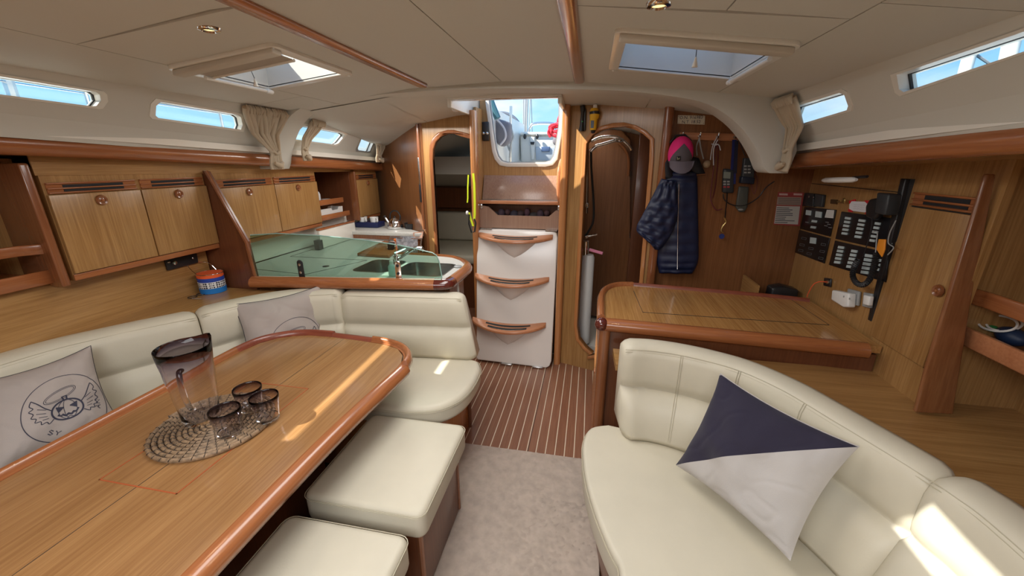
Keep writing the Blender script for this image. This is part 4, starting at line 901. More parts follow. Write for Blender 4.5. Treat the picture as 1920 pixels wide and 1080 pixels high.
# ---- pillows
def pillow(name, TL, TR, BR, BL, th, label, mat_front, mat_back, wr=.5, seed=0, bow=.03, split=None):
    TL, TR, BR, BL = map(Vector, (TL, TR, BR, BL)); c = (TL+TR+BR+BL)/4
    nrm = ((TR-BL).cross(TL-BR)).normalized()
    if nrm.dot(CAM-c) < 0: nrm = -nrm
    def surf(u, v, side=1, lift=0):
        uu, vv = 2*u-1, 2*v-1
        # edges bow inward
        pu = u+(.5-u)*bow*2*(1-vv*vv); pv = v+(.5-v)*bow*2*(1-uu*uu)
        base = BL.lerp(BR, pu).lerp(TL.lerp(TR, pu), pv)
        t_ = th*(max(0, 1-abs(uu)**2.3)*max(0, 1-abs(vv)**2.3))**.55
        q = Vector((u*3.2+seed, v*3.2, seed*1.7)); edge = max(abs(uu), abs(vv))
        rid = abs(noise.noise(q*1.5+Vector((5, 1, 2))))
        t_ += wr*.012*(noise.noise(q*1.3)-.9*max(0, .12-rid)*6*.5*edge)*(1-edge**8)
        return base+nrm*(side*(t_+lift)) if side > 0 else base-nrm*(t_*.7)
    t = thing(name, label, 'pillow', c)
    n = 48
    if split:
        for nm, m_, k in ((split[0], mat_front, 0), (split[1], mat_back, 1)):
            b_ = B(); vs = [surf(i/n, j/n) for j in range(n+1) for i in range(n+1)]; fs = []
            for j in range(n):
                for i in range(n):
                    a = j*(n+1)+i; tri = [((a, a+1, a+n+1), i+j < n-1+.5 if 0 else (i+j) < n), ((a+1, a+n+2, a+n+1), (i+j+1) < n)]
                    for f_, lo in tri:
                        up = (not lo)
                        # diagonal from bottom-left to top-right corner
                        pass
            # quads split along the BL-TR diagonal
            fs = []
            for j in range(n):
                for i in range(n):
                    a = j*(n+1)+i; T_ = [(a, a+1, a+n+2), (a, a+n+2, a+n+1)]   # lower-right, upper-left of diagonal
                    for q_, f_ in enumerate(T_):
                        upper = j > i or (j == i and q_ == 1)
                        if upper == (k == 0): fs.append(f_)
            b_.add(vs, fs); used = sorted({i for f_ in fs for i in f_}); mp_ = {a: i for i, a in enumerate(used)}
            b_.v = [b_.v[i] for i in used]; b_.f = [tuple(mp_[i] for i in f_) for f_ in b_.f]
            b_.ob(nm, m_, t, smooth=80)
        bb = B().grid(lambda u, v: surf(u, v, -1), 30, 30); bb.ob('back_cover', mat_back, t, smooth=80)
    else:
        B().grid(lambda u, v: surf(u, v), n, n).ob('front_cover', mat_front, t, smooth=80)
        B().grid(lambda u, v: surf(u, v, -1), 24, 24).ob('back_cover', mat_back, t, smooth=80)
    pip = [surf(i/24, 0) for i in range(24)]+[surf(1, i/24) for i in range(24)]+[surf(1-i/24, 1) for i in range(24)]+[surf(0, 1-i/24) for i in range(24)]
    return t, surf, pip
grey_c = mat('taupe_canvas', (.40, .345, .315), .9, bump=(700, .25), var=(4, .06))
navy_c = mat('navy_canvas', (.022, .018, .040), .9, bump=(600, .4), sheen=.1)
off_c = mat('off_white_canvas', (.50, .47, .45), .9, bump=(600, .3), var=(4, .03))
ink = mat('dark_blue_ink', (.035, .035, .06), .8)
ink2 = mat('dark_piping', (.035, .03, .035), .8)
t, sf_, pip = pillow('throw_pillow', P(1350, 700, z=.83), P(1611, 838, z=.80), P(1482, 1052, z=.485), P(1267, 872, z=.475), .075, 'square scatter pillow, half navy and half off-white, on the right settee', navy_c, off_c, 1.7, 3, .045, ('navy_panel', 'white_panel'))
B().tube(pip[48:73], .0022, 5).ob('piping', off_c, t)
def ribbon(pts, surf, w_, b_, lift=.0012, cu=.5, cv=.5, s=1, flip=1):
    pts = [Vector((p[0], p[1])) for p in pts]
    L_, R_ = [], []
    for i, p in enumerate(pts):
        a = pts[max(0, i-1)]; c = pts[min(len(pts)-1, i+1)]; d = (c-a)
        if d.length < 1e-9: d = Vector((1, 0))
        d.normalize(); nn = Vector((-d.y, d.x))*w_/2; L_.append(surf(cu+(p.x+nn.x)*s*flip, cv+(p.y+nn.y)*s, 1, lift)); R_.append(surf(cu+(p.x-nn.x)*s*flip, cv+(p.y-nn.y)*s, 1, lift))
    k = len(b_.v); n = len(pts); b_.v += L_+R_; f_ = [(k+i, k+i+1, k+n+i+1, k+n+i) for i in range(n-1)]; b_.f += f_; b_.mi += [0]*len(f_)
def circ(cx, cy, r, a0=0, a1=360, n=40, ry=None, tilt=0):
    ry = ry or r; o = []
    for i in range(n+1):
        a = R(a0+(a1-a0)*i/n); x = r*cos(a); y = ry*sin(a); o.append((cx+x*cos(tilt)-y*sin(tilt), cy+x*sin(tilt)+y*cos(tilt)))
    return o
def emblem(surf, parent, cu, cv, s):
    b_ = B(); D = lambda pts, w_=.018: ribbon(pts, surf, w_, b_, cu=cu, cv=cv, s=s)
    D(circ(0, 0, 1, n=64), .018)
    D(circ(-.08, .42, .42, n=40, ry=.15, tilt=.28), .014); D(circ(-.08, .42, .37, n=40, ry=.115, tilt=.28), .012)
    D(circ(0, -.08, .36, n=40, ry=.30), .045); D(circ(0, -.08, .21, 70, 290, 20, ry=.295), .016); D(circ(0, -.08, .21, -110, 110, 20, ry=.295), .016); D(circ(0, -.08, .08, 80, 280, 16, ry=.29), .012)
    D([(-.03, .22), (-.06, .33), (.05, .34), (.04, .22)], .05)
    for sx in (-1, 1):      # eyes
        for k in range(6): D([(sx*(.07+.02*k), -.0-.012*k), (sx*(.25-.006*k), .06-.03*k)], .04)
    mo = [(-.24, -.17), (-.18, -.22), (-.13, -.19), (-.07, -.25), (-.01, -.21), (.05, -.25), (.11, -.2), (.17, -.22), (.24, -.14)]
    D(mo, .045); D([(x, y-.035) for x, y in mo[1:-1]], .02); D([(-.08, -.36), (0, -.30), (.09, -.36)], .02)
    for sx in (-1, 1):      # wings
        D([(sx*x, y) for x, y in bez([(.34, .02), (.48, .16), (.60, .34), (.72, .50)], 4)], .026)
        D([(sx*x, y) for x, y in bez([(.72, .50), (.78, .36), (.72, .26), (.82, .20), (.74, .10), (.80, .0), (.70, -.06), (.74, -.16), (.62, -.18), (.62, -.28), (.50, -.26), (.46, -.34), (.34, -.24)], 4)], .022)
        for q in ((.46, .10, .64, .20), (.48, .0, .68, .08), (.46, -.1, .64, -.05), (.44, -.17, .58, -.16)): D([(sx*q[0], q[1]), (sx*q[2], q[3])], .016)
    # lettering along the rim: SY ... NA
    def glyph(strokes, ang, r=.82, sc_=.12):
        a = R(ang); ux, uy = -sin(a)*-1, cos(a)*-1
        tx, ty = -sin(a), cos(a); nx, ny = cos(a), sin(a)
        for st_ in strokes: D([(nx*r+(-tx*-1*x*sc_)*1+nx*y*sc_*-1, ny*r+(ty*x*sc_)+ny*y*sc_*-1) for x, y in st_], .022)
    S_ = [[(.8, .9), (.2, 1), (0, .7), (.5, .5), (1, .3), (.7, 0), (.1, .1)]]; Y_ = [[(0, 1), (.5, .5), (1, 1)], [(.5, .5), (.5, 0)]]; N_ = [[(0, 0), (0, 1), (1, 0), (1, 1)]]; A_l = [[(0, 0), (.5, 1), (1, 0)], [(.25, .4), (.75, .4)]]
    for g_, an in ((S_, 228), (Y_, 240), (N_, -14), (A_l, -26)): glyph(g_, an)
    b_.ob('printed_emblem', ink, parent, smooth=0, loose=True, label='dark blue line print of a winged pumpkin face inside a circle')
XP = -1.93
tlp = P(-62, 722, x=-2.03); trp = P(170, 648, x=-1.93)
t, sf_, pip = pillow('throw_pillow', tlp, trp, P(232, 800, x=-1.80), P(-30, 905, x=-1.86), .085, 'grey canvas pillow with a winged pumpkin print at the left edge of the photo', grey_c, grey_c, 1.2, 1, .055)
B().tube(pip, .002, 5, True).ob('piping', ink2, t)
emblem(sf_, t, .60, .40, .37)
t, sf_, pip = pillow('throw_pillow', P(436, 571, x=-1.74), P(602, 534, y=1.87), P(612, 672, y=1.80), P(466, 700, x=-1.62), .070, 'grey canvas pillow with a winged pumpkin print in the left corner of the settee', grey_c, grey_c, 1.4, 6, .05)
B().tube(pip, .002, 5, True).ob('piping', ink2, t)
emblem(sf_, t, .62, .30, .36)
# ---- placemat
MC = Vector((-1.198, .915, TZ+.001))
pm = thing('woven_placemat', 'round coiled rattan placemat on the table under the jug and glasses', 'placemat', MC)
ratt = mat('rattan', (.27, .175, .10), .6, var=(70, .35)); rdk = mat('dark_binding', (.05, .032, .022), .7)
cp_ = []; pr_r = .0158; Rm = .182; tot_ = Rm/pr_r
k = 0; sp = []
while k <= tot_*36:
    a = 2*pi*k/36; r = .006+pr_r*k/36*.97; sp.append((MC.x+r*cos(a), MC.y+r*sin(a), MC.z+.0072)); k += 1
B().tube(sp, .0085, 6, flat=.8).ob('coil', ratt, pm, smooth=60)
stb = B(); d_ = 0
for i in range(1, len(sp)):
    a = Vector(sp[i-1]); b_ = Vector(sp[i]); L0 = (b_-a).length
    d_ += L0
    if d_ > .0165:
        d_ = 0; tg = (b_-a).normalized(); nn = Vector((-tg.y, tg.x, 0)); sk = (tg*.6+nn).normalized(); pp = []
        for an in range(15, 166, 30):
            pp.append(b_+(nn*cos(R(an))*.0090)+Vector((0, 0, sin(R(an))*.0076))+tg*cos(R(an))*.003)
        stb.tube(pp, .0013, 4)
stb.ob('binding_stitches', rdk, pm, kind='stuff', smooth=0)
# ---- jug and tumblers
GZ0 = TZ+.0165
def glassware(name, c, h, r0, r1, label, wall=.0028, base=.010, grp_=None, jug=False):
    t = thing(name, label, 'jug' if jug else 'glass', (c[0], c[1], GZ0), grp_)
    b_ = B(); n = 32; prof = []
    for i in range(9): f_ = i/8; prof.append((r0+(r1-r0)*f_+.0006*sin(f_*23), h*f_))
    inn = [(p[0]-wall, max(base, p[1])) for p in reversed(prof)]
    pr = [(.002, 0)]+[(r0-.004, 0)]+prof[0:]+[(r1-wall*.5, h+.0012)]+inn[:-1]+[(r0-wall-.004, base), (.002, base+.002)]
    b_.lathe(pr, (0, 0, 0), n)
    cv = Vector((CAM.x-c[0], CAM.y-c[1], 0)).normalized(); sd = Vector((-cv.y, cv.x, 0))
    sp_d = (sd*-1*0-cv*.45-sd*.9).normalized() if jug else None
    for i, v in enumerate(b_.v):
        if jug:
            f_ = max(0, (v.z-h*.80)/(h*.2)); d = Vector((v.x, v.y, 0)); dn = d.normalized() if d.length > 1e-6 else d
            k = max(0, dn.dot(spd))**14; v = v+spd*.012*k*f_**1.5+Vector((0, 0, .010*k*f_))
        b_.v[i] = v+Vector((c[0], c[1], GZ0))
    b_.ob('body', smoke_g, t, smooth=60)
    if jug:
        hd = (cv*.9+sd*hsgn*.3).normalized()
        rr = r1-.006; q = Vector((c[0], c[1], GZ0))
        pts = bez([q+hd*(rr-.002)+Vector((0, 0, h*.80)), q+hd*(rr+.022)+Vector((0, 0, h*.82)), q+hd*(rr+.036)+Vector((0, 0, h*.68)), q+hd*(rr+.030)+Vector((0, 0, h*.48)), q+hd*(rr+.012)+Vector((0, 0, h*.33)), q+hd*(rr-.010)+Vector((0, 0, h*.27))], 6)
        B().tube(pts, .0085, 10, flat=.8).ob('handle', smoke_g, t, smooth=60)
    return t
spd = Vector((.15, 1, 0)).normalized(); hsgn = -.8
jc = (-1.258, .928); jh = P(345, 650, y=jc[1]+.0).z-GZ0
glassware('glass_jug', jc, jh, .052, .076, 'tall smoked glass jug with handle, fading from dark rim to clear base', jug=True, wall=.003, base=.014)
for c, lb in (((-1.098, .880), 'smoked glass tumbler nearest the camera on the placemat'), ((-1.033, .968), 'smoked glass tumbler farthest right on the placemat'), ((-1.128, 1.000), 'smoked glass tumbler behind the other two, beside the jug')):
    glassware('glass_tumbler', c, .088, .034, .045, lb, grp_='smoked tumblers on the placemat')
# ---- bucket on port ledge
bc = P(401, 541, z=LZ); bc = Vector((-2.06, bc.y*.0+1.765, LZ+.001))
bt = thing('canvas_bucket', 'small orange, blue and white mesh bucket with wire handle, on the left ledge', 'bucket', bc)
r_ = .062
org = mat('orange_fabric', (.85, .13, .03), .7); blu = mat('royal_blue_fabric', (.02, .06, .38), .7); blu2 = mat('bright_blue_fabric', (.01, .18, .55), .7)
wh_m = mat('white_mesh_dots', (.75, .75, .75), .7); nt = wh_m.node_tree; vo = nt.nodes.new('ShaderNodeTexVoronoi'); vo.inputs['Scale'].default_value = 85; vo.inputs['Randomness'].default_value = .1
tcn = nt.nodes.new('ShaderNodeTexCoord'); nt.links.new(tcn.outputs['Object'], vo.inputs[0]); rp = nt.nodes.new('ShaderNodeValToRGB'); nt.links.new(vo.outputs[0], rp.inputs[0]); rp.color_ramp.interpolation = 'CONSTANT'
rp.color_ramp.elements[0].color = (.03, .03, .05, 1); rp.color_ramp.elements[1].position = .42; rp.color_ramp.elements[1].color = (.75, .75, .75, 1); nt.links.new(rp.outputs[0], nt.nodes['Principled BSDF'].inputs['Base Color'])
for z0, z1, m_, nm in ((0, .030, blu2, 'lower_band'), (.030, .066, wh_m, 'mesh_band'), (.066, .088, blu, 'upper_band'), (.088, .108, org, 'rim_band')):
    B().lathe([(r_-.003, z0), (r_, z0+.0005), (r_+.001, z1), (r_-.003, z1)], bc, 28).ob(nm, m_, bt, smooth=50)
B().lathe([(.001, .002), (r_-.004, .002)], bc, 24).ob('bottom', blu, bt)
B().lathe([(r_-.003, .02), (r_-.0045, .02), (r_-.004, .106), (r_-.0028, .106)], bc, 28).ob('lining', org, bt)
B().tube([(bc.x+(r_+.002)*cos(a), bc.y+(r_+.002)*sin(a), bc.z+.109) for a in [2*pi*i/28 for i in range(28)]], .002, 6, True).ob('wire_rim', chrome, bt)
hp_ = [bc+Vector((-.02, r_, .109)), bc+Vector((-.05, .05, .15)), bc+Vector((-.075, -.0, .165)), bc+Vector((-.06, -.06, .16)), bc+Vector((-.01, -r_-.004, .112))]
B().tube(bez(hp_, 6), .0018, 6).ob('wire_handle', chrome, bt)
gw = thing('reading_glasses', 'dark folded reading glasses lying on the ledge left of the small bucket', 'glasses', (-2.08, 1.66, LZ))
for sy in (0, .05): B().tube([(-2.075+.02*cos(a), 1.65+sy+.02*sin(a), LZ+.004) for a in [2*pi*i/16 for i in range(16)]], .0022, 5, True).ob('rim', black, gw)
B().tube([(-2.055, 1.63, LZ+.003), (-2.0, 1.64, LZ+.003)], .002, 5).ob('temple', steel, gw)
# ---- stereo under the locker
q = [P(a, b_, x=-2.137) for a, b_ in ((306, 487), (366, 475), (369, 492), (312, 507))]
sr_ = thing('car_stereo', 'black car stereo set into the wall below the left locker', 'stereo', q[3])
B().slab([(p.x, p.y, p.z) for p in q], (.012, 0, 0)).ob('faceplate', black, sr_, bevel=.002)
c = P(326, 493, x=-2.12); M3 = Matrix(((0, 0, 1), (0, 1, 0), (1, 0, 0)))
B().lathe([(.001, 0), (.011, 0), (.010, .010), (.001, .011)], c, 16, M3).ob('dial', chrome, sr_)
c = P(317, 492, x=-2.12)
B().ell(c, (.002, .008, .004), 8, 6).ob('button', steel, sr_); B().ell(P(362, 484, x=-2.12), (.003, .006, .006), 8, 6).ob('button', steel, sr_)
# ---- things on port rail
zz = zt(2.62)+.006
o1 = B().box(-2.06, -2.04, 2.50, 2.70, zz, zz+.03).ob('radio_box', black, None, bevel=.003, label='flat black box with white lettering standing on the left rail under the galley window', cat='box', )
B().text('CLARION' if 0 else 'C MARINE', .022, Matrix.Translation((-2.039, 2.60, zz+.014)) @ Matrix(((0, 0, 1, 0), (1, 0, 0, 0), (0, 1, 0, 0), (0, 0, 0, 1))), .0004).ob('lettering', white_p, o1, smooth=0)
zz = zt(3.12)+.006
o2 = B().box(-2.055, -2.035, 3.04, 3.20, zz, zz+.058).ob('white_control_box', white_p, None, bevel=.004, label='white box with a black strap standing on the rail below the small port', cat='box')
B().slab([(-2.034, 3.085, zz+.05), (-2.034, 3.10, zz+.052), (-2.01, 3.145, zz-.02), (-2.01, 3.128, zz-.022)], (.004, 0, 0)).ob('strap', black, o2)
B().box(-2.035, -2.030, 3.05, 3.065, zz+.005, zz+.025).ob('clip', black, o2)
# ---- curtains
def curtain(label, xf, sgn, y0, y1, zt0, zw, zbm, yw, ww, wb, yb=None, zt1=None):
    t = thing('curtain', label, 'curtain', (xf(zt0)-sgn*.04, (y0+y1)/2, zbm), None)
    zt1 = zt1 if zt1 is not None else zt0; yb = yw if yb is None else yb
    def f(u, v):      # v: 0 top .. 1 bottom
        zt_ = zt0+(zt1-zt0)*u; zwv = zw
        if v < .68:
            s = v/.68; z = zt_+(zw-zt_)*s; k = s**1.25; y = (y0+(y1-y0)*u)*(1-k)+(yw+ww*(u-.5))*k
        else:
            s = (v-.68)/.32; z = zw+(zbm-zw)*s; k = sin(pi*min(1, s*1.05)*.55); y = (yw+ww*(u-.5))*(1-k)+(yb+wb*(u-.5))*k
        amp = .024*(1-.4*v); ph = u*2*pi*6.3+.8*sin(u*11)+.5*sin(v*7)
        x = xf(min(1.84, max(z, 1.70)))-sgn*(.034+amp*(1-2*abs(sin(ph+1.5*sin(v*5)))**.7)*.6+.004*noise.noise((u*14, v*9, y0))+.02*max(0, v-.5)); return (x, y, z)
    b_ = B(); nf = 13; rg = random.Random(int(y0*100))
    def ff(u, v):
        x, y, z = f(u, v); xx = xf(min(1.84, max(z, 1.70)))-sgn*(.028+.03*max(0, v-.45)+.012*sin(pi*min(1, v*1.3)))
        return Vector((xx, y, z))
    for i in range(nf):
        u = (i+.5)/nf; dx = rg.uniform(-.012, .010); ph_ = rg.uniform(0, 6); W0 = abs(y1-y0)/nf
        pts = []; rad = []
        for k in range(15):
            v = k/14; uu = max(0.02, min(.98, u+.03*sin(ph_+5*v)))
            pts.append(ff(uu, v)+Vector((-sgn*dx*sin(pi*min(1, v*1.4)), 0, 0))); wv = W0*(1-min(1, v/.68)**1.2)+ww/nf*min(1, v/.68)**1.2 if v < .68 else ww/nf+(wb-ww)/nf*(v-.68)/.32
            rad.append(max(.0065, wv*.78)*(1+.18*sin(ph_+9*v)))
        b_.tube(pts, rad, 8)
    b_.ob('cloth', curtain_m, t, smooth=80)
    hd_ = B()
    for i in range(int(nf*1.6)):
        u = (i+.3)/(nf*1.6); p = ff(u, 0); a = rg.uniform(-.3, .3)
        hd_.tube([p+Vector((-sgn*.006, a*.01, .012)), p+Vector((-sgn*(.010+.006*rg.random()), a*.02, -.006)), p+Vector((-sgn*.004, a*.04, -.030))], [.004, .0085, .004], 7)
    hd_.ob('heading_frill', curtain_m, t, smooth=80)
    tb2 = [ff(k/10, .68)+Vector((-sgn*.012*sin(pi*k/10), 0, .006*sin(k))) for k in range(11)]
    B().tube(tb2, .0085, 8).ob('tie_band', curtain_m, t, smooth=80)
    rl_ = ff(.55, .92); B().tube([rl_+Vector((-sgn*.014, -wb*.34, .012)), rl_+Vector((-sgn*.024, 0, -.004)), rl_+Vector((-sgn*.012, wb*.32, .016))], [.010, .017, .009], 10).ob('rolled_hem', curtain_m, t, smooth=80)
    return t
curtain('cream curtain gathered at the left end of the roof arch, on its near side', xl, -1, 1.93, 2.235, 1.82, 1.60, 1.505, 2.19, .07, .10, 2.18)
curtain('small cream curtain gathered just behind the left foot of the roof arch', xl, -1, 2.47, 2.60, 1.80, 1.63, 1.555, 2.455, .05, .06)
curtain('cream curtain gathered beside the galley bulkhead, right of the small port', xl, -1, 3.40, 3.56, 1.715, 1.60, 1.545, 3.42, .07, .12)
curtain('cream curtain gathered at the right end of the roof arch', xr, 1, 2.04, 2.235, 1.815, 1.60, 1.505, 2.20, .07, .09, 2.19)
# ---- niche contents, galley counter props
def at_px(px, py, **k): return P(px, py, **k)
zz = 1.244
bm_ = thing('plastic_bottle', 'translucent white plastic bottle in the galley niche, upper shelf', 'bottle', (-2.13, 2.84, zz))
B().lathe([(.001, 0), (.028, 0), (.030, .01), (.030, .06), (.022, .078), (.010, .085), (.010, .092), (.001, .093)], (-2.13, 2.85, zz), 16).ob('body', mat('frosted_plastic', (.7, .72, .75), .4), bm_, smooth=50)
B().lathe([(.03, 0), (.04, .008), (.041, .012), (.036, .012), (.001, .006)], (-2.13, 2.97, zz), 16).ob('small_dish', white_p, None, label='small pale dish on the upper shelf of the galley niche', cat='dish')
bn = thing('white_bin', 'white handled plastic tray in the galley niche, lower shelf', 'tray', (-2.13, 2.96, 1.128))
hb = [(2.80, 1.128), (3.12, 1.128), (3.125, 1.185), (3.07, 1.185), (3.055, 1.165), (2.98, 1.165), (2.965, 1.185), (2.805, 1.185)]
for x in (-2.10, -2.20): B().prism(hb, x, x+.004, 'x').ob('side', white_p, bn)
B().box(-2.2, -2.10, 2.80, 2.804, 1.128, 1.185).ob('end', white_p, bn); B().box(-2.2, -2.10, 3.118, 3.122, 1.128, 1.185).ob('end', white_p, bn)
# white upright fridge lid
fl_ = thing('locker_lid', 'white upright lid with a reddish wooden top edge behind the galley counter', 'lid', (-2.0, 2.75, GZ))
q = [P(a, b_, x=-1.98) for a, b_ in ((597, 437), (598, 433), (665, 418), (666, 447), (610, 460))]
y0_, y1_ = q[1].y, q[2].y
B().slab([(-1.98, y0_, GZ), (-1.98, y1_, GZ), (-1.98, y1_, 1.055), (-1.98, y0_, 1.055)], (-.02, 0, 0)).ob('board', grp, fl_, bevel=.002)
B().slab([(-1.975, y0_, 1.055), (-1.975, y1_, 1.055), (-1.975, y1_, 1.068), (-1.975, y0_, 1.068)], (-.03, 0, 0)).ob('top_edge', mah_y, fl_, bevel=.002)
B().box(-2.0, -1.96, y0_-.05, y0_-.003, GZ, .99).ob('dark_hinge_block', black, fl_)
# kettle
kz = SZ_+.001; kc = P(735, 431, z=kz); kc.y += .07
ke = thing('kettle', 'polished steel kettle with a black arched handle on the stove', 'kettle', kc)
B().lathe([(.001, 0), (.062, 0), (.068, .006), (.066, .03), (.058, .055), (.045, .075), (.030, .086), (.028, .090), (.020, .096), (.006, .098), (.001, .099)], kc, 28).ob('body', chrome, ke, smooth=60)
B().lathe([(.001, 0), (.008, 0), (.010, .01), (.001, .014)], kc+Vector((0, 0, .098)), 12).ob('lid_knob', black, ke)
B().tube(bez([kc+Vector((.045, 0, .070)), kc+Vector((.052, 0, .11)), kc+Vector((.030, 0, .148)), kc+Vector((-.010, 0, .155)), kc+Vector((-.040, 0, .128)), kc+Vector((-.046, 0, .085))], 6), .0065, 8).ob('handle', black, ke)
B().tube([kc+Vector((-.052, -.01, .045)), kc+Vector((-.075, -.014, .085)), kc+Vector((-.082, -.016, .10))], [.012, .008, .007], 10).ob('spout', chrome, ke)
B().tube([kc+Vector((-.080, -.016, .098)), kc+Vector((-.090, -.016, .112))], .010, 8).ob('spout_cap', black, ke)
# mug rack
mrc = P(697, 418, z=SZ_); mrc = Vector((-1.96, 3.30, kz))
mr = B().box(-2.06, -1.84, 3.22, 3.36, kz, kz+.045).ob('mug_box', mat('navy_plastic', (.012, .02, .09), .5), None, bevel=.006, label='navy blue box holding white mugs beside the kettle', cat='box')
for i, xx in enumerate((-2.01, -1.90)):
    mg = thing('mug', ('white mug in the navy box, left one', 'white mug in the navy box, next to the kettle')[i], 'mug', (xx, 3.28, kz+.046), 'white mugs in the navy box')
    B().lathe([(.001, 0), (.034, 0), (.037, .035), (.038, .042), (.034, .042), (.032, .006), (.001, .006)], (xx, 3.28, kz+.046), 20).ob('cup', white_p, mg, smooth=50)
    B().tube(bez([(xx+.03, 3.255, kz+.08), (xx+.055, 3.235, kz+.078), (xx+.056, 3.235, kz+.055), (xx+.03, 3.255, kz+.050)], 4), .005, 6).ob('ear', white_p, mg)
pc = Vector((-1.62, 3.16, kz)) ; pc = P(766, 430, z=kz); pc.y += .055; pc.x += .0
pn = thing('black_pan', 'shallow black cooking pan beside the kettle', 'pan', pc)
B().lathe([(.001, 0), (.050, 0), (.058, .045), (.060, .046), (.055, .046), (.048, .004), (.001, .004)], pc, 28).ob('bowl', black, pn, smooth=50)
# cutting board, faucet, soap, towel on the island
bz = GZ-.003
def pz(a, b_, z=bz): return P(a, b_, z=z)
q = [pz(670, 480), pz(730, 484), pz(760, 462), pz(722, 455)]
cbd = B().slab([(p.x, p.y, bz+.001) for p in q], (0, 0, .02)).ob('cutting_board', mah_x, None, bevel=.004, label='brown wooden board lying on the galley counter behind the tap', cat='board')
oc = pz(738, 466); 
B().ell((oc.x+.03, oc.y+.06, GZ+.052), (.055, .03, .022), 14, 8).ob('orange_sponge_cloth', mat('orange_cloth', (.75, .2, .04), .8), None, label='orange cloth lying on the wooden board in the galley', cat='cloth')
fc = P(700, 502, z=bz)+Vector((-.02, .09, 0))
fa = thing('galley_tap', 'chrome mixer tap with long spout beside the galley sink', 'tap', (-1.155, 2.20, bz))
fb_ = Vector((-1.155, 2.20, bz))
B().lathe([(.001, 0), (.024, 0), (.022, .01), (.018, .014), (.018, .075), (.001, .08)], fb_, 16).ob('body', chrome, fa)
B().tube(bez([fb_+Vector((0, 0, .05)), fb_+Vector((.05, .02, .085)), fb_+Vector((.12, .05, .125)), fb_+Vector((.15, .06, .12)), fb_+Vector((.155, .062, .10))], 5), .010, 10).ob('spout', chrome, fa)
B().tube([fb_+Vector((0, 0, .078)), fb_+Vector((.0, -.01, .10)), fb_+Vector((.06, .02, .125))], [.010, .008, .006], 8).ob('lever', chrome, fa)
so_ = thing('soap_bottle', 'clear dish soap bottle with white cap standing by the galley tap', 'bottle', (-1.085, 2.03, bz))
B().lathe([(.001, 0), (.020, 0), (.022, .01), (.022, .055), (.014, .066), (.001, .067)], (-1.105, 2.045, bz), 16).ob('body', mat('pale_liquid', (.55, .7, .68), .2), so_, smooth=50)
B().lathe([(.001, .066), (.012, .066), (.012, .088), (.001, .09)], (-1.105, 2.045, bz), 12).ob('cap', white_p, so_)
tw = thing('tea_towel', 'grey and white patterned towel hanging behind the galley sink', 'towel', (-1.3, 2.66, .8))
twm = mat('patterned_towel', (.45, .47, .52), .9, var=(38, .4))
q0, q1 = P(745, 468, y=2.66), P(785, 468, y=2.66)
def twf(u, v): return (q0.x+(q1.x-q0.x)*u, 2.652+.012*sin(u*9+v*3), 1.015-.26*v+.02*sin(u*3))
B().grid(twf, 20, 14).ob('cloth', twm, tw, smooth=80)
B().tube([(q0.x-.05, 2.66, 1.018), (q1.x+.03, 2.66, 1.018)], .006, 8).ob('rail', steel, tw)
for xx in (q0.x-.05, q1.x+.03): B().tube([(xx, 2.66, 1.018), (xx, 2.60, GZ)], .005, 6).ob('rail_leg', steel, tw)
B().box(q0.x-.045, q0.x-.005, 2.60, 2.64, GZ-.003, GZ+.07).ob('black_caddy', black, None, bevel=.004, label='small black caddy behind the galley sink, left of the hanging towel', cat='caddy')
B().lathe([(.001, 0), (.024, 0), (.026, .006), (.020, .010), (.001, .010)], (-.79, 2.30, GZ-.003), 16).ob('drain_plug', greyp, None, label='small grey plug on the end of the galley worktop', cat='plug')
# ---- neon strap on the port post
ns = thing('lifejacket_strap', 'neon yellow strap with black buckle hanging on the post left of the steps', 'strap', (-.87, 2.93, 1.0))
ym = mat('neon_yellow', (.72, .85, .02), .6)
def stp(pts, w_, nm, m_): 
    pts = [Vector(p) for p in pts]; vs = [p+Vector((s*w_/2, 0, 0)) for p in pts for s in (-1, 1)]
    b_ = B().add(vs, [(2*i, 2*i+1, 2*i+3, 2*i+2) for i in range(len(pts)-1)]); k = len(b_.v); b_.v += [p+Vector((0, .003, 0)) for p in b_.v]; b_.f += [tuple(i+k for i in reversed(f_)) for f_ in b_.f]; b_.mi = [0]*len(b_.f)
    return b_.ob(nm, m_, ns, smooth=60)
Ys = 2.935
Pp = lambda a, b_: P(a, b_, y=Ys)
stp([Pp(887, 325), Pp(889, 345), Pp(890, 380), Pp(890, 402), Pp(889, 412)], .017, 'webbing', ym)
stp([Pp(878, 328), Pp(877, 350), Pp(877, 372), Pp(876, 380)], .010, 'webbing', ym)
stp([Pp(879, 398), Pp(883, 412), Pp(887, 424)], .016, 'webbing', ym)
B().ell(Pp(876, 399), (.012, .012, .016), 12, 8).ob('white_whistle', white_p, ns)
B().tube([Pp(a, b_) for a, b_ in ((880, 402), (879, 420), (884, 436), (890, 434), (892, 418), (889, 410))], .006, 6).ob('black_strap', black, ns)
# torch pair hanging near the companionway
tb_ = thing('hanging_torch', 'small black torch hanging on the port side of the companionway', 'torch', P(915, 260, y=3.19))
B().box(-.852, -.80, 3.19, 3.21, *sorted((P(915, 264, y=3.19).z, P(915, 228, y=3.19).z))).ob('holder', black, tb_, bevel=.006)
for dx in (-.84, -.812): B().ell((dx, 3.185, P(915, 250, y=3.19).z), (.012, .012, .012), 10, 6).ob('button', steel, tb_)
# ================================================================ NAV AREA
YN = 2.698
def N_(px, py, d=0): return P(px, py, y=YN-d)
def quadslab(px, plane, off, name, m_, parent=None, **k):
    pts = [P(a, b_, **plane) for a, b_ in px]; return B().slab(pts, off).ob(name, m_, parent, **k)
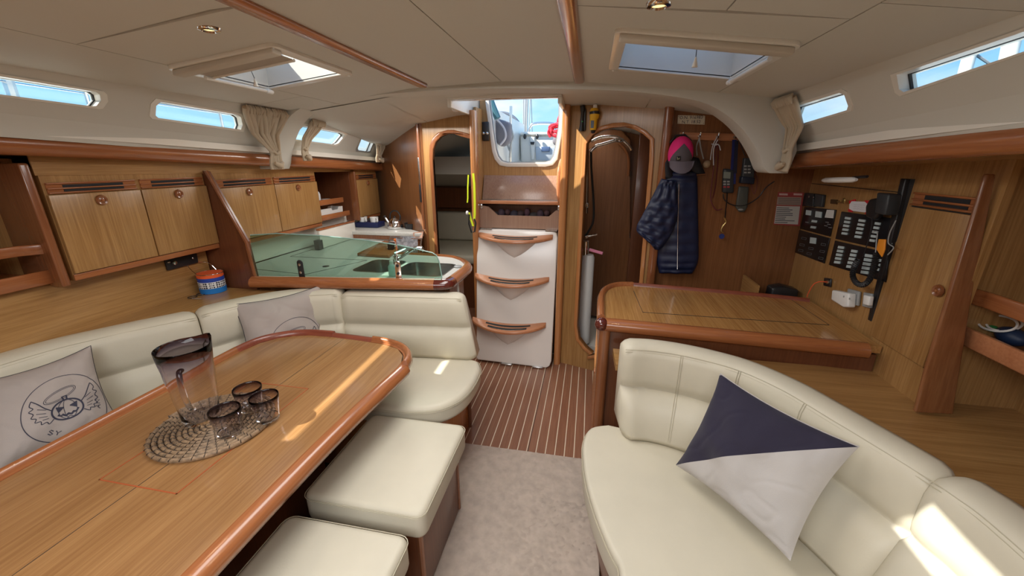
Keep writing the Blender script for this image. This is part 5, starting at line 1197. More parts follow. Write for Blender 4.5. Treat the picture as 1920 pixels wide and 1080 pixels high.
# ---- name plate
npl = quadslab([(1271, 216), (1322, 217), (1321, 234), (1270, 232)], dict(y=YN), (0, -.003, 0), 'number_plate', mat('plate_cream', (.72, .66, .52), .5), None, bevel=.001, label='small cream number plate reading O.N. 916983 N.T. 18.52', cat='sign')
RX = Matrix(((1, 0, 0, 0), (0, 0, -1, 0), (0, 1, 0, 0), (0, 0, 0, 1)))
for s_, y_ in (('O.N. 916983', 220.5), ('N.T. 18.52', 228.8)):
    c = N_(1296, y_, .0042); B().text(s_, .0245, Matrix.Translation(c) @ RX, .0003).ob('lettering', ink, npl, smooth=0)
for a, b_ in ((1273, 218.5), (1319.5, 219), (1319, 231.5), (1272.5, 230.5)): B().ell(N_(a, b_, .004), (.0025, .0015, .0025), 8, 6).ob('screw', steel, npl)
# ---- hook rail
hr = thing('hook_rail', 'wooden coat rail with four steel hooks on the nav bulkhead', 'hook rail', N_(1335, 262))
quadslab([(1274, 248), (1383, 251), (1382, 265), (1274, 262)], dict(y=YN), (0, -.014, 0), 'backboard', tread_w, hr, bevel=.003)
for a, b_ in ((1279, 256), (1311, 256), (1345, 256.5), (1378, 257)):
    c = N_(a, b_, .014); B().tube([c, c+Vector((0, -.016, -.004)), c+Vector((0, -.026, .006)), c+Vector((0, -.026, .016))], .0038, 8).ob('hook', chrome, hr)
    B().ell(c+Vector((0, -.026, .018)), (.006, .006, .006), 10, 6).ob('hook_knob', chrome, hr)
    B().lathe([(.001, 0), (.010, 0), (.009, .003), (.001, .004)], c, 12, Matrix(((1, 0, 0), (0, 0, -1), (0, 1, 0)))).ob('hook_base', chrome, hr)
# ---- jacket
navy = mat('navy_quilted_nylon', (.010, .017, .055), .45); nk = mat('black_lining', (.006, .006, .01), .6)
jt = thing('quilted_jacket', 'navy quilted jacket hanging from the coat rail below the pink cap', 'jacket', N_(1272, 510))
def loft(rows, m_, name, parent, dep, quilt=None, ysub=.0, n=28, rpt=5):
    # rows: list of ((pxL,py),(pxR,py)); elliptical section, thickness dep
    L_ = [N_(*r[0], .045+ysub) for r in rows]; R_ = [N_(*r[1], .045+ysub) for r in rows]
    L_ = cr2(L_, rpt); R_ = cr2(R_, rpt); vs = []; m2 = len(L_)
    for i in range(m2):
        c = (L_[i]+R_[i])/2; h = (R_[i]-L_[i])/2; f_ = i/(m2-1); e = min(1, .35+4*min(f_, 1-f_))
        for k in range(n):
            a = 2*pi*k/n; q = quilt(cos(a), f_) if quilt else 0
            vs.append(c+h*cos(a)*(1-.0*q)+Vector((0, -1, 0))*(dep*e+q)*sin(a))
    fs = [(i*n+k, i*n+(k+1) % n, (i+1)*n+(k+1) % n, (i+1)*n+k) for i in range(m2-1) for k in range(n)]+[tuple(range(n)), tuple(range((m2-1)*n, m2*n))]
    return B().add(vs, fs).ob(name, m_, parent, smooth=80)
loft([((1252, 322), (1306, 322)), ((1244, 345), (1308, 345)), ((1238, 400), (1309, 400)), ((1232, 450), (1310, 450)), ((1232, 490), (1309, 490)), ((1236, 512), (1298, 513))], navy, 'body', jt, .030, lambda c, f: .009*abs(sin(f*pi*11))+.004*cos(c*7)+.003*cos(c*23)*sin(f*40), rpt=12)
def dq(c, f): a = c*2.2+f*5.2; b_ = c*2.2-f*5.2; return .020*min(abs(sin(a*2.0)), abs(sin(b_*2.0)))+.003*sin(f*70)
loft([((1240, 335), (1268, 340)), ((1222, 370), (1271, 374)), ((1205, 402), (1270, 408)), ((1194, 424), (1258, 440)), ((1196, 437), (1240, 466)), ((1212, 448), (1228, 468))], navy, 'sleeve', jt, .030, dq, ysub=.045, n=40, rpt=12)
loft([((1240, 296), (1262, 292)), ((1238, 310), (1262, 318)), ((1240, 325), (1266, 335)), ((1243, 336), (1266, 340))], nk, 'hood', jt, .025)
loft([((1290, 292), (1310, 296)), ((1292, 305), (1317, 312)), ((1296, 320), (1322, 324)), ((1302, 328), (1322, 326))], nk, 'hood_flap', jt, .018)
B().tube([N_(a, b_, .092) for a, b_ in ((1273, 345), (1271, 420), (1270, 505))], .0022, 6).ob('zip', steel, jt)
B().tube([N_(a, b_, .05) for a, b_ in ((1304, 328), (1322, 326))], .003, 6).ob('edge_trim', tread_w, jt)
# ---- cap
pinkm = mat('pink_mesh', (.85, .02, .22), .7, bump=(900, .6)); gcap = mat('grey_cap_cloth', (.10, .085, .10), .85, bump=(800, .3)); gbr = mat('grey_cap_brim', (.15, .125, .15), .8)
cpt = thing('baseball_cap', 'pink and grey cap with a small black badge hanging over the navy jacket', 'cap', N_(1275, 290, .1))
c0 = N_(1276, 288, .105); wx = (N_(1299, 288, .105)-N_(1252, 288, .105)).length/2; hz = (N_(1276, 252, .105)-N_(1276, 318, .105)).length/2
B().ell(c0, (wx, .07, hz*.98), 28, 18).ob('mesh_crown', pinkm, cpt, smooth=80)
def gfront(u, v):
    zz = -.95+1.5*v; hw_ = .93*(1-max(0, (v-.32)/.68)**1.6)**1; s = (2*u-1)*hw_*sqrt(max(0, 1-zz*zz*.9)); yy = sqrt(max(0, 1-zz*zz-s*s))
    return (c0.x+wx*1.02*s, c0.y-.0725*yy-.001, c0.z+hz*1.0*zz)
B().grid(gfront, 20, 18).ob('front_panel', gcap, cpt, smooth=80)
def brim(u, v):
    s = 2*u-1; a = wx*1.02*s; zz = c0.z-hz*.42-.055*sqrt(max(0, 1-s*s))*v*1.25; yy = c0.y-.062-.045*v*(1-s*s*.6)+.03*s*s; return (a, yy, zz)
bb = B().grid(lambda u, v: tuple(Vector(brim(u, v))+Vector((c0.x, 0, 0))), 24, 8); k = len(bb.v); bb.v += [p+Vector((0, .004, -.001)) for p in bb.v]; bb.f += [tuple(i+k for i in reversed(f_)) for f_ in bb.f]; bb.mi = [0]*len(bb.f)
bb.ob('brim', gbr, cpt, smooth=80)
bc_ = N_(1272, 297, .18); bd = B().box(bc_.x-.013, bc_.x+.013, bc_.y, bc_.y+.008, bc_.z-.012, bc_.z+.012).ob('badge', black, cpt, bevel=.003)
eb = B()
for pts in (((-.007, -.005), (-.002, -.002), (.004, -.002), (.007, -.006)), ((-.004, -.002), (-.005, .006)), ((.004, -.002), (.006, .003)), ((-.005, .006), (-.008, .008)), ((-.001, -.002), (-.002, -.007))):
    eb.tube([(bc_.x+a, bc_.y-.0006, bc_.z+b_) for a, b_ in pts], .0009, 5)
eb.ob('badge_mark', mat('badge_gold', (.55, .5, .3), .5), cpt)
B().tube([N_(a, b_, .07) for a, b_ in ((1256, 268), (1268, 254), (1284, 253), (1296, 264))], .006, 6).ob('back_strap', black, cpt)
# ---- lanyards
def cordthing(name, label, cat, pts, r, m_, d=.03, extra=None, closed=False):
    q = bez([N_(a, b_, d) for a, b_ in pts], 5); t = thing(name, label, cat, q[0]); B().tube(q, r, 7).ob('cord', m_, t, smooth=60)
    return t
t = cordthing('knotted_lanyard', 'grey rope loop with a wooden ball hanging from the second hook', 'lanyard', [(1311, 260), (1306, 275), (1307, 292)], .004, greyp)
B().tube(bez([N_(a, b_, .035) for a, b_ in ((1311, 258), (1314, 278), (1319, 298))], 4), .004, 7).ob('cord', greyp, t)
B().ell(N_(1325, 308, .035), (.022, .020, .022), 16, 10).ob('wooden_ball', mat('ball_wood', (.38, .27, .16), .6), t)
brn = mat('maroon_leather', (.14, .025, .03), .5)
t = cordthing('maroon_lanyard', 'long maroon and white lanyard loop hanging from the third hook', 'lanyard', [(1344, 262), (1340, 300), (1334, 350), (1333, 375), (1342, 393), (1354, 392)], .0035, brn)
B().tube(bez([N_(a, b_, .034) for a, b_ in ((1346, 262), (1346, 300), (1342, 345), (1336, 372))], 5), .0055, 7, flat=.4).ob('strap', brn, t)
for pts in (((1344, 258), (1336, 275), (1332, 300)), ((1346, 262), (1338, 280), (1338, 310)), ((1341, 270), (1348, 272), (1351, 282)), ((1334, 270), (1344, 272)),): B().tube(bez([N_(a, b_, .045) for a, b_ in pts], 4), .003, 6).ob('white_cord', mat('white_cord', (.55, .55, .58), .7), t)
t = thing('blue_lanyard', 'navy blue webbing lanyard hanging from the fourth hook', 'lanyard', N_(1378, 262, .03))
B().slab([N_(1373, 262, .028), N_(1381, 262, .028), N_(1379, 345, .028), N_(1368, 345, .028)], (0, -.004, 0)).ob('webbing', mat('navy_webbing', (.01, .015, .12), .7), t)
B().slab([N_(1378, 264, .036), N_(1384, 264, .036), N_(1381, 325, .036), N_(1374, 325, .036)], (0, -.004, 0)).ob('webbing', mat('dark_webbing', (.008, .008, .03), .7), t)
# key lanyard below handset
t = thing('key_lanyard', 'thin black strap with brass clip and round blue tag hanging below the handset', 'lanyard', N_(1360, 368, .03))
B().tube([N_(a, b_, .03) for a, b_ in ((1364, 340), (1363, 375), (1359, 410))], .006, 6, flat=.4).ob('strap', black, t)
brass = mat('brass', (.5, .36, .14), .3, .9)
B().tube(bez([N_(a, b_, .03) for a, b_ in ((1358, 408), (1361, 416), (1355, 424), (1352, 432), (1356, 436))], 4), .0045, 7).ob('clip', brass, t)
B().lathe([(.001, 0), (.016, 0), (.016, .004), (.001, .004)], N_(1353, 443, .03), 16, Matrix(((1, 0, 0), (0, 0, -1), (0, 1, 0)))).ob('tag', mat('blue_tag', (.02, .04, .2), .5), t)
# ---- handset
def dev(px, d, th, name, m_, parent, bev=.006): return B().slab([N_(a, b_, d) for a, b_ in px], (0, -th, 0)).ob(name, m_, parent, bevel=bev, seg=3)
dg_ = mat('dark_grey_plastic', (.035, .04, .045), .4)
t = thing('handset', 'dark grey wired remote handset with a small screen in its wall clip', 'handset', N_(1362, 365))
dev([(1354, 316), (1374, 317), (1373, 362), (1352, 361)], .0, .034, 'body', dg_, t, .010)
dev([(1357, 322), (1370, 323), (1369, 335), (1356, 334)], .034, .001, 'screen', mat('lcd_grey', (.22, .25, .22), .3), t, 0)
for i in range(3):
    for j in range(2): dev([(1356+7*j, 339+5*i), (1361+7*j, 339+5*i), (1361+7*j, 342+5*i), (1356+7*j, 342+5*i)], .034, .002, 'key', mat('red_key', (.4, .05, .06), .5) if i == 2 else greyp, t, 0)
cbl = bez([N_(a, b_, .02) for a, b_ in ((1356, 364), (1358, 374), (1368, 382), (1384, 386), (1402, 383), (1422, 370), (1436, 352), (1452, 340))], 6)
B().tube(cbl, .0035, 7).ob('handset_cable', black, t)
# ---- handheld radio
t = thing('handheld_radio', 'black handheld radio with stub antenna hanging at the right end of the coat rail', 'radio', N_(1398, 350))
dev([(1392, 296), (1412, 297), (1410, 340), (1387, 338)], .01, .035, 'body', dg_, t, .006)
dev([(1386, 330), (1411, 333), (1409, 345), (1384, 343)], .008, .045, 'cradle', mat('navy_black_plastic', (.012, .018, .035), .4), t, .006)
B().tube([N_(1408, 296, .02), N_(1411, 272, .02), N_(1413, 250, .02)], [.006, .0045, .003], 8).ob('antenna', black, t)
B().tube([N_(1377, 234, .012), N_(1387, 266, .012), N_(1397, 293, .015)], .0025, 6).ob('hanging_cord', black, t)
for i in range(3):
    for j in range(2): dev([(1395+7*j, 310+6*i), (1400+7*j, 310+6*i), (1400+7*j, 313+6*i), (1395+7*j, 313+6*i)], .045, .002, 'key', greyp, t, 0)
B().tube(bez([N_(a, b_, .012) for a, b_ in ((1414, 320), (1420, 340), (1414, 364), (1408, 345))], 5), .002, 6).ob('thin_cord', brn, t)
t = thing('hanging_brush', 'grey-green rounded handle hanging below the handheld radio', 'brush', N_(1390, 398))
dev([(1384, 349), (1403, 350), (1400, 388), (1395, 397), (1384, 397), (1378, 388)], .004, .018, 'body', mat('olive_grey', (.07, .075, .065), .5), t, .008)
B().ell(N_(1389, 393, .022), (.016, .004, .006), 12, 6).ob('pale_tip', greyp, t)
# ---- certificate poster
t = thing('safety_notice', 'red-edged printed notice in the corner left of the switch panels', 'notice', N_(1480, 420))
quadslab([(1459, 360), (1507, 361), (1499, 424), (1450, 421)], dict(y=YN), (0, -.002, 0), 'red_sheet', mat('dull_red', (.33, .05, .045), .6), t)
quadslab([(1458, 369), (1503, 370), (1501, 385), (1456, 384)], dict(y=YN-.0022), (0, -.0006, 0), 'tan_panel', mat('notice_tan', (.34, .25, .2), .6), t)
quadslab([(1456, 386), (1500, 387), (1496, 421), (1451.5, 419)], dict(y=YN-.0022), (0, -.0006, 0), 'white_panel', mat('notice_white', (.52, .50, .46), .6), t)
lb = B(); random.seed(3)
for k in range(9):
    yy = 389+3.4*k; x0 = 1456.5-.13*3.4*k; x1 = x0+random.uniform(18, 40)
    pts = [N_(x0, yy, .0032), N_(x1, yy+.7, .0032), N_(x1, yy+1.9, .0032), N_(x0, yy+1.2, .0032)]; lb.add(pts, [(0, 1, 2, 3)])
for k in range(4):
    yy = 371.5+3.3*k; pts = [N_(1459.5, yy, .0032), N_(1500, yy+.7, .0032), N_(1500, yy+1.4, .0032), N_(1459.5, yy+.7, .0032)]; lb.add(pts, [(0, 1, 2, 3)])
lb.ob('print_lines', ink, t, smooth=0, loose=True)
lw = B()
for x0, x1 in ((1461, 1477), (1488, 1504)): lw.add([N_(x0, 362.5, .0032), N_(x1, 363, .0032), N_(x1, 366.5, .0032), N_(x0, 366, .0032)], [(0, 1, 2, 3)])
lw.ob('heading', mat('notice_pink', (.6, .4, .38), .6), t, smooth=0, loose=True)
# ---- torch and beacon on head bulkhead
def HB(px, py, t_=0):
    u, z = onAB(px, py, -t_); return Vector(AB(u, z, -t_))
nv = Vector((nAB.x, nAB.y, 0))
t = thing('wall_torch', 'black torch in a clip on the head bulkhead, left of the yellow beacon', 'torch', HB(1092, 246))
B().tube([HB(1092, 198, .022), HB(1093, 208, .022), HB(1092, 212, .022), HB(1091, 232, .022), HB(1090, 246, .022)], [.016, .016, .010, .012, .018], 14).ob('body', black, t, smooth=50)
B().slab([HB(1096, 205), HB(1100, 205), HB(1099, 245), HB(1095, 245)], -nv*.02).ob('clip', dg_, t, bevel=.003)
B().ell(HB(1092, 228, .036), (.004, .004, .004), 8, 6).ob('green_button', mat('green_led', (.05, .6, .15), .4), t)
yel = mat('beacon_yellow', (.85, .48, .02), .4)
t = thing('emergency_beacon', 'yellow emergency beacon with black band mounted left of the head door', 'beacon', HB(1112, 246))
B().tube([HB(1114, 203, .035), HB(1114, 206, .035), HB(1115, 212, .035)], [.020, .026, .030], 18).ob('shoulder', yel, t, smooth=50)
B().tube([HB(1115, 209, .035), HB(1115, 214, .035)], .0325, 18).ob('black_band', black, t)
B().tube([HB(1115, 213.5, .035), HB(1114, 220, .035), HB(1113, 224, .035), HB(1112, 244, .032)], [.031, .030, .024, .021], 18).ob('body', yel, t, smooth=50)
B().tube([HB(1116, 196, .035), HB(1116, 203, .035)], [.012, .014], 14).ob('white_cap', white_p, t)
B().tube([HB(1118, 190, .035), HB(1118, 197, .035)], .004, 8).ob('stub_aerial', greyp, t)
B().slab([HB(1108, 226, .056), HB(1114, 226, .056), HB(1113, 240, .054), HB(1107.5, 240, .054)], -nv*.003).ob('label_panel', mat('label_blue_grey', (.12, .15, .2), .5), t)
B().tube([HB(1112, 243, .03), HB(1112, 248, .02)], .014, 12).ob('dark_foot', black, t)
# ================================================================ SWITCH PANELS
PX_ = FX-.004
def Q(px, py, d=0): return P(px, py, x=PX_-d)
def qs(px, d, th, name, m_, parent, **k): return B().slab([Q(a, b_, d) for a, b_ in px], (-th, 0, 0)).ob(name, m_, parent, **k)
brk = mat('breaker_white', (.55, .66, .68), .4); pap = mat('paper_white', (.7, .7, .68), .6); lit = mat('faint_print', (.22, .23, .24), .5)
gl = mat('panel_gloss_black', (.010, .010, .012), .25)
def panel(label, q, rows, extra=None):
    t = thing('switch_panel', label, 'switch panel', Q(*q[3]), 'black switch panels at the chart table'); qs(q, 0, .006, 'plate', gl, t, bevel=.001)
    for a in rows:
        (x0, y0), (x1, y1), n, w_, h_ = a
        for i in range(n):
            f_ = i/(n-1) if n > 1 else 0; cx = x0+(x1-x0)*f_; cy = y0+(y1-y0)*f_
            qs([(cx-w_/2+.6, cy-h_/2-w_*.07), (cx+w_/2+.6, cy-h_/2+w_*.07), (cx+w_/2-.6, cy+h_/2+w_*.07), (cx-w_/2-.6, cy+h_/2-w_*.07)], .006, .004, 'breaker', brk if w_ < 14 else pap, t)
    return t
c = lambda a, b_: (1480+a/4.5, 340+b_/4.5)
t = panel('upper left black switch panel with white square buttons, at the chart table', [c(135, 215), c(402, 240), c(350, 466), c(98, 400)], [(c(165, 265), c(165, 265), 1, 9, 9), (c(250, 280), c(250, 280), 1, 11, 11), (c(214, 337), c(205, 388), 2, 9, 4)])
qs([c(322, 240), c(380, 243), c(372, 312), c(303, 305)], .010, .003, 'paper_slip', pap, t)
for a, b_ in ((150, 345), (320, 345), (310, 375), (345, 390), (335, 362)): qs([c(a-14, b_-4), c(a+14, b_), c(a+13, b_+5), c(a-15, b_+1)], .006, .001, 'print_mark', lit, t)
t = panel('lower left black switch panel with outline symbols, at the chart table', [c(92, 410), c(348, 480), c(300, 692), c(55, 600)], [(c(203, 500), c(203, 500), 1, 10.5, 11)])
for a, b_ in ((125, 480), (110, 535), (98, 582), (185, 565), (170, 610), (290, 532), (280, 590), (268, 648)): 
    B().tube([Q(*c(a+dx, b_+dy), .007) for dx, dy in ((-20, -10), (18, -3), (14, 13), (-24, 5))], .0008, 4, True).ob('symbol', lit, t, smooth=0)
t = panel('upper right black breaker panel with three columns of white labels', [c(450, 255), c(905, 315), c(870, 590), c(398, 485)], [(c(498, 312), c(470, 440), 5, 10, 4.2), (c(617, 332), c(583, 468), 5, 11.5, 4.4), (c(750, 357), c(705, 500), 5, 9.5, 4.6), (c(895, 368), c(855, 515), 5, 8, 4.6)])
t = panel('lower right black breaker panel with three columns of white labels', [c(395, 500), c(850, 605), c(820, 850), c(343, 705)], [(c(440, 558), c(408, 683), 5, 10.5, 4.6), (c(552, 590), c(512, 720), 5, 10.5, 4.8), (c(675, 628), c(640, 768), 5, 13.5, 5.4), (c(755, 665), c(735, 742), 3, 12, 4.8)])
t = thing('instrument_unit', 'black dial unit with grey gauge at the top left of the switch panels', 'instrument', Q(*c(140, 215)))
qs([c(145, 95), c(238, 105), c(228, 215), c(132, 205)], 0, .02, 'black_unit', black, t, bevel=.003); qs([c(242, 105), c(312, 115), c(296, 217), c(228, 210)], 0, .016, 'gauge', dg_, t, bevel=.003)
for a, b_ in ((165, 130), (205, 135)): B().ell(Q(*c(a, b_), .021), (.003, .006, .006), 10, 6).ob('knob', steel, t)
t = thing('ignition_key', 'brass key and dark keyhole plate above the breaker panels', 'key', Q(*c(430, 170)))
qs([c(362, 152), c(410, 156), c(405, 192), c(358, 188)], 0, .008, 'lock_plate', mat('dark_brass', (.12, .07, .03), .4, .6), t); B().tube([Q(*c(410, 172), .012), Q(*c(440, 165), .02)], .005, 8).ob('key_stem', brass, t); B().ell(Q(*c(458, 164), .022), (.004, .014, .014), 14, 8).ob('key_bow', brass, t)
t = thing('taped_note', 'white handwritten note fixed with red tape above the breaker panels', 'note', Q(*c(600, 270)))
redt = mat('red_tape', (.6, .02, .03), .5)
for q in ([c(505, 165), c(560, 150), c(565, 185), c(510, 200)], [c(640, 160), c(700, 165), c(700, 215), c(640, 190)], [c(500, 230), c(540, 235), c(535, 262), c(498, 255)], [c(645, 245), c(690, 250), c(680, 285), c(640, 275)]): qs(q, 0, .002, 'red_tape', redt, t)
qs([c(530, 168), c(640, 172), c(675, 205), c(672, 245), c(640, 262), c(540, 250), c(508, 232), c(510, 195)], .002, .002, 'paper', mat('note_white', (.78, .78, .82), .6), t)
for k in range(3): B().tube([Q(*c(545+9*i-4*k, 195+17*k+3*sin(i*2.1)+i*.8), .0045) for i in range(11)], .0005, 4).ob('handwriting', mat('faint_ink%d' % k, (.45, .38, .45), .7), t, smooth=0)
# ---- black display slab & VHF
bs = thing('folding_screen', 'tall narrow black screen seen edge-on between the breaker panels and tall locker', 'screen', (1.22, 1.93, .8))
q = [P(1698, 335, y=1.925), P(1716, 336, y=1.925), P(1652, 606, y=1.925), P(1634, 604, y=1.925)]
B().slab(q, (0, .03, 0)).ob('slab', black, bs, bevel=.004)
B().slab([P(a, b_, y=1.924) for a, b_ in ((1707, 336), (1716, 336), (1652, 606), (1645, 606))], (0, -.003, 0)).ob('edge_band', dg_, bs)
for a, b_ in ((1640, 596), (1700, 400)): B().ell(P(a, b_, y=1.92), (.003, .002, .003), 8, 6).ob('screw', steel, bs)
vh = thing('radio_handset', 'black radio handset with a coiled cord hanging over the breaker panels', 'radio', Q(*c(720, 300)))
qs([c(735, 150), c(800, 140), c(850, 165), c(830, 260), c(770, 330), c(700, 300), c(700, 210)], .02, .03, 'handset_body', black, vh, bevel=.010, seg=3)
qs([c(850, 95), c(960, 110), c(920, 290), c(830, 270)], .02, .05, 'holder', dg_, vh, bevel=.006)
import math as _m
ctr = bez([Q(*c(a, b_), .05) for a, b_ in ((580, 665), (548, 720), (535, 790), (560, 850), (610, 875), (660, 850), (700, 780), (725, 700), (738, 600))], 12)
co = []; tot_n = len(ctr)*4
for i in range(tot_n):
    f_ = i/(tot_n-1)*(len(ctr)-1); a = int(min(f_, len(ctr)-2)); p = ctr[a].lerp(ctr[a+1], f_-a); tg = (ctr[a+1]-ctr[a]).normalized(); u_ = tg.orthogonal().normalized(); v_ = tg.cross(u_); an = i*1.15
    co.append(p+u_*.0105*cos(an)+v_*.0105*sin(an))
B().tube(co, .0026, 4).ob('coiled_cord', black, vh, smooth=0)
B().tube(bez([Q(*c(a, b_), .05) for a, b_ in ((700, 300), (690, 400), (660, 520), (620, 640))], 5), .002, 6).ob('thin_cord', black, vh)
B().tube(bez([Q(*c(a, b_), .06) for a, b_ in ((900, 330), (850, 430), (835, 520), (880, 560), (830, 620))], 5), .0022, 6).ob('pale_cord', greyp, vh)
B().tube(bez([Q(*c(a, b_), .06) for a, b_ in ((700, 430), (742, 425), (735, 510), (728, 600))], 5), .0022, 6).ob('pale_cord', greyp, vh)
qs([c(765, 488), c(822, 490), c(815, 575), c(790, 640), c(745, 575)], .055, .006, 'orange_tag', mat('orange_tag', (.85, .30, .02), .5), vh, bevel=.002)
# ---- sockets
t = thing('round_socket', 'small square black socket with a red cable plugged in below the lower left switch panel', 'socket', Q(*c(330, 890)))
qs([c(305, 812), c(365, 822), c(358, 893), c(297, 880)], 0, .008, 'plate', black, t, bevel=.004); B().lathe([(.001, 0), (.012, 0), (.010, .012), (.001, .012)], Q(*c(328, 850), .008), 14, Matrix(((0, 0, -1), (0, 1, 0), (1, 0, 0)))).ob('plug', steel, t)
B().tube(bez([Q(*c(325, 850), .02), Q(*c(250, 848), .05), Q(*c(200, 875), .07), Q(*c(160, 945), .10), Q(*c(150, 975), .12)], 6), .0028, 6).ob('red_cable', mat('red_cable', (.75, .12, .04), .5), t)
t = thing('mains_adaptor', 'white double plug adaptor on a grey outlet at the right end of the chart table', 'adaptor', Q(1592, 578))
qs([(1594, 541), (1616, 547), (1613, 574), (1590, 568)], 0, .012, 'outlet', greyp, t, bevel=.004)
qs([(1574, 544), (1607, 551), (1605, 577), (1595, 577), (1572, 563)], .012, .035, 'adaptor_body', white_p, t, bevel=.008, seg=3)
for a, b_ in ((1582, 556), (1593, 560)): B().ell(Q(a, b_, .048), (.001, .005, .005), 12, 6).ob('face_socket', greyp, t)
t = thing('mains_adaptor', 'grey outlet with white plug partly hidden behind the black screen edge', 'adaptor', Q(1626, 575)); qs([(1624, 548), (1640, 551), (1637, 578), (1621, 575)], 0, .012, 'outlet', greyp, t, bevel=.004); qs([(1628, 553), (1640, 556), (1637, 574), (1626, 571)], .012, .02, 'plug', white_p, t, bevel=.005)
# black box behind desk
B().slab([(1.10, 2.50, .62), (1.25, 2.50, .62), (1.25, 2.50, .825), (1.16, 2.50, .845), (1.10, 2.50, .83)], (0, .08, 0)).ob('dark_bag', black, None, bevel=.012, label='black bag standing behind the back fiddle of the chart table', cat='bag')
B().slab([(1.22, 2.47, .40), (1.26, 2.47, .40), (1.26, 2.47, .62), (1.10, 2.47, .62)], (0, .2, 0)).ob('seat_block', dark_z, None, label='dark wooden navigator seat block behind the chart table', cat='seat')
# lamp under rail
lt = thing('chart_light', 'white tubular chart light fixed under the right rail', 'lamp', (1.10, 2.2, 1.49))
q0, q1 = P(1543, 338, x=1.12), P(1606, 337, x=1.12)
B().tube([q0, q0.lerp(q1, .1), q0.lerp(q1, .5), q0.lerp(q1, .9), q1], [.007, .012, .013, .012, .006], 12).ob('tube', white_p, lt, smooth=60)
B().tube([P(1600, 333, x=1.13), P(1626, 331, x=1.13)], .006, 8).ob('black_arm', black, lt)
# ---- starboard shelf contents
t = thing('white_cable', 'coil of white cable on the right shelf', 'cable', P(1860, 612, x=1.42))
for dx, r_ in ((0, .055), (.02, .045)):
    cc = P(1872, 600, x=1.42)+Vector((dx, 0, -.012)); B().tube([cc+Vector((.03*sin(a), r_*cos(a), .022*sin(a))) for a in [R(x_) for x_ in range(20, 320, 12)]], .0038, 6).ob('loop', white_p, t)
cc = P(1912, 628, x=1.44); cc.z = .983
B().ell(cc+Vector((0, .02, -.0)), (.035, .05, .030), 16, 8).ob('blue_bowl', mat('dark_blue_plastic', (.01, .025, .07), .5), None, label='dark blue bowl on the right shelf at the edge of the photo', cat='bowl')
B().ell(cc+Vector((-.005, .09, .0)), (.02, .03, .012), 12, 6).ob('green_pouch', mat('green_cloth', (.03, .22, .06), .7), None, label='small green pouch between the white cable and the blue bowl', cat='pouch')
# ---- port shelf basket
bk_ = thing('wicker_basket', 'wicker basket on the shelf at the left edge of the photo', 'basket', (-2.30, 1.0, 1.102))
wk = mat('wicker', (.5, .33, .15), .7, var=(90, .4))
for i in range(9): B().lathe([(.075, 0), (.079, .006), (.075, .012)], (-2.28, .985, 1.103+.013*i), 26).ob('coil', wk, bk_, smooth=60)
# care tag
q = P(1796, 1072, z=.60)
# ================================================================ SHOWER
YS = 3.62
def SH(px, py, y=YS): return P(px, py, y=y)
sd = thing('shower_cabin_door', 'inner wooden door panel of the shower cabin behind the arched opening', 'door', (.3, 3.66, .1))
ql = [(SH(1095, 590).x, .13), (SH(1182, 590).x, .13), (SH(1182, 258).x, SH(1182, 262).z), (SH(1165, 246).x, SH(1165, 244).z), (SH(1140, 246).x, SH(1140, 244).z), (SH(1105, 262).x, SH(1105, 262).z)]
B().slab([(x, 3.64, min(z, 1.825)) for x, z in ql], (0, .03, 0)).ob('leaf', bulk_z, sd)
B().box(SH(1186, 400).x, SH(1215, 400).x, 3.60, 3.64, .13, 1.85).ob('jamb', dark_z, sd, bevel=.004)
for yy in (325, 440): B().tube([SH(1181, yy-4, 3.62), SH(1181, yy+6, 3.62)], .006, 8).ob('hinge', steel, sd)
B().tube(bez([SH(a, b_, 3.60) for a, b_ in ((1178, 330), (1179, 300), (1172, 280), (1160, 268))], 5), .011, 8).ob('edge_band', mah_z, sd)
t = thing('shower_hose', 'black ribbed shower hose with chrome handset on a curved wall bar', 'shower', SH(1108, 270, 3.3))
YH = 3.15
B().tube(bez([SH(a, b_, YH) for a, b_ in ((1108, 283), (1109, 320), (1113, 380), (1112, 415), (1102, 436), (1097, 442))], 8), .0085, 8).ob('hose', rubber, t, smooth=60)
B().tube(bez([SH(a, b_, YH) for a, b_ in ((1107, 284), (1118, 274), (1128, 271), (1158, 262))], 6), .012, 10).ob('shower_handset', chrome, t, smooth=60)
B().ell(SH(1162, 263, YH), (.035, .03, .018), 16, 8).ob('spray_head', chrome, t)
B().tube(bez([SH(a, b_, YH) for a, b_ in ((1108, 266), (1125, 258), (1150, 256), (1166, 262), (1180, 275), (1184, 282))], 6), .010, 8).ob('curved_bar', chrome, t, smooth=60)
B().tube([SH(1103, 280, 3.2), SH(1101, 400, 3.2)], .007, 8).ob('riser', chrome, t)
B().ell(SH(1101, 385, 3.2), (.014, .014, .02), 10, 6).ob('clamp', chrome, t)
B().tube([SH(1098, 445, 3.1), SH(1120, 440, 3.1)], [.010, .007], 8).ob('mixer_lever', chrome, t)
t = thing('vacuum_flask_pump', 'white cylindrical pump dispenser with chrome head and pink nozzle in the shower doorway', 'pump', SH(1095, 650, 3.05))
xw = SH(1098, 560, 3.06); 
B().tube([(xw.x, 3.06, .12), (xw.x, 3.06, SH(1098, 482, 3.06).z), (xw.x, 3.06, SH(1098, 477, 3.06).z)], [.052, .050, .040], 20).ob('white_cylinder', white_p, t, smooth=60)
B().tube([SH(1098, 478, 3.06), SH(1098, 452, 3.06)], .028, 16).ob('chrome_head', chrome, t, smooth=60)
B().tube([SH(1105, 468, 3.02), SH(1130, 475, 3.0)], .013, 8, flat=.6).ob('pink_nozzle', mat('pink_plastic', (.75, .25, .38), .4), t)
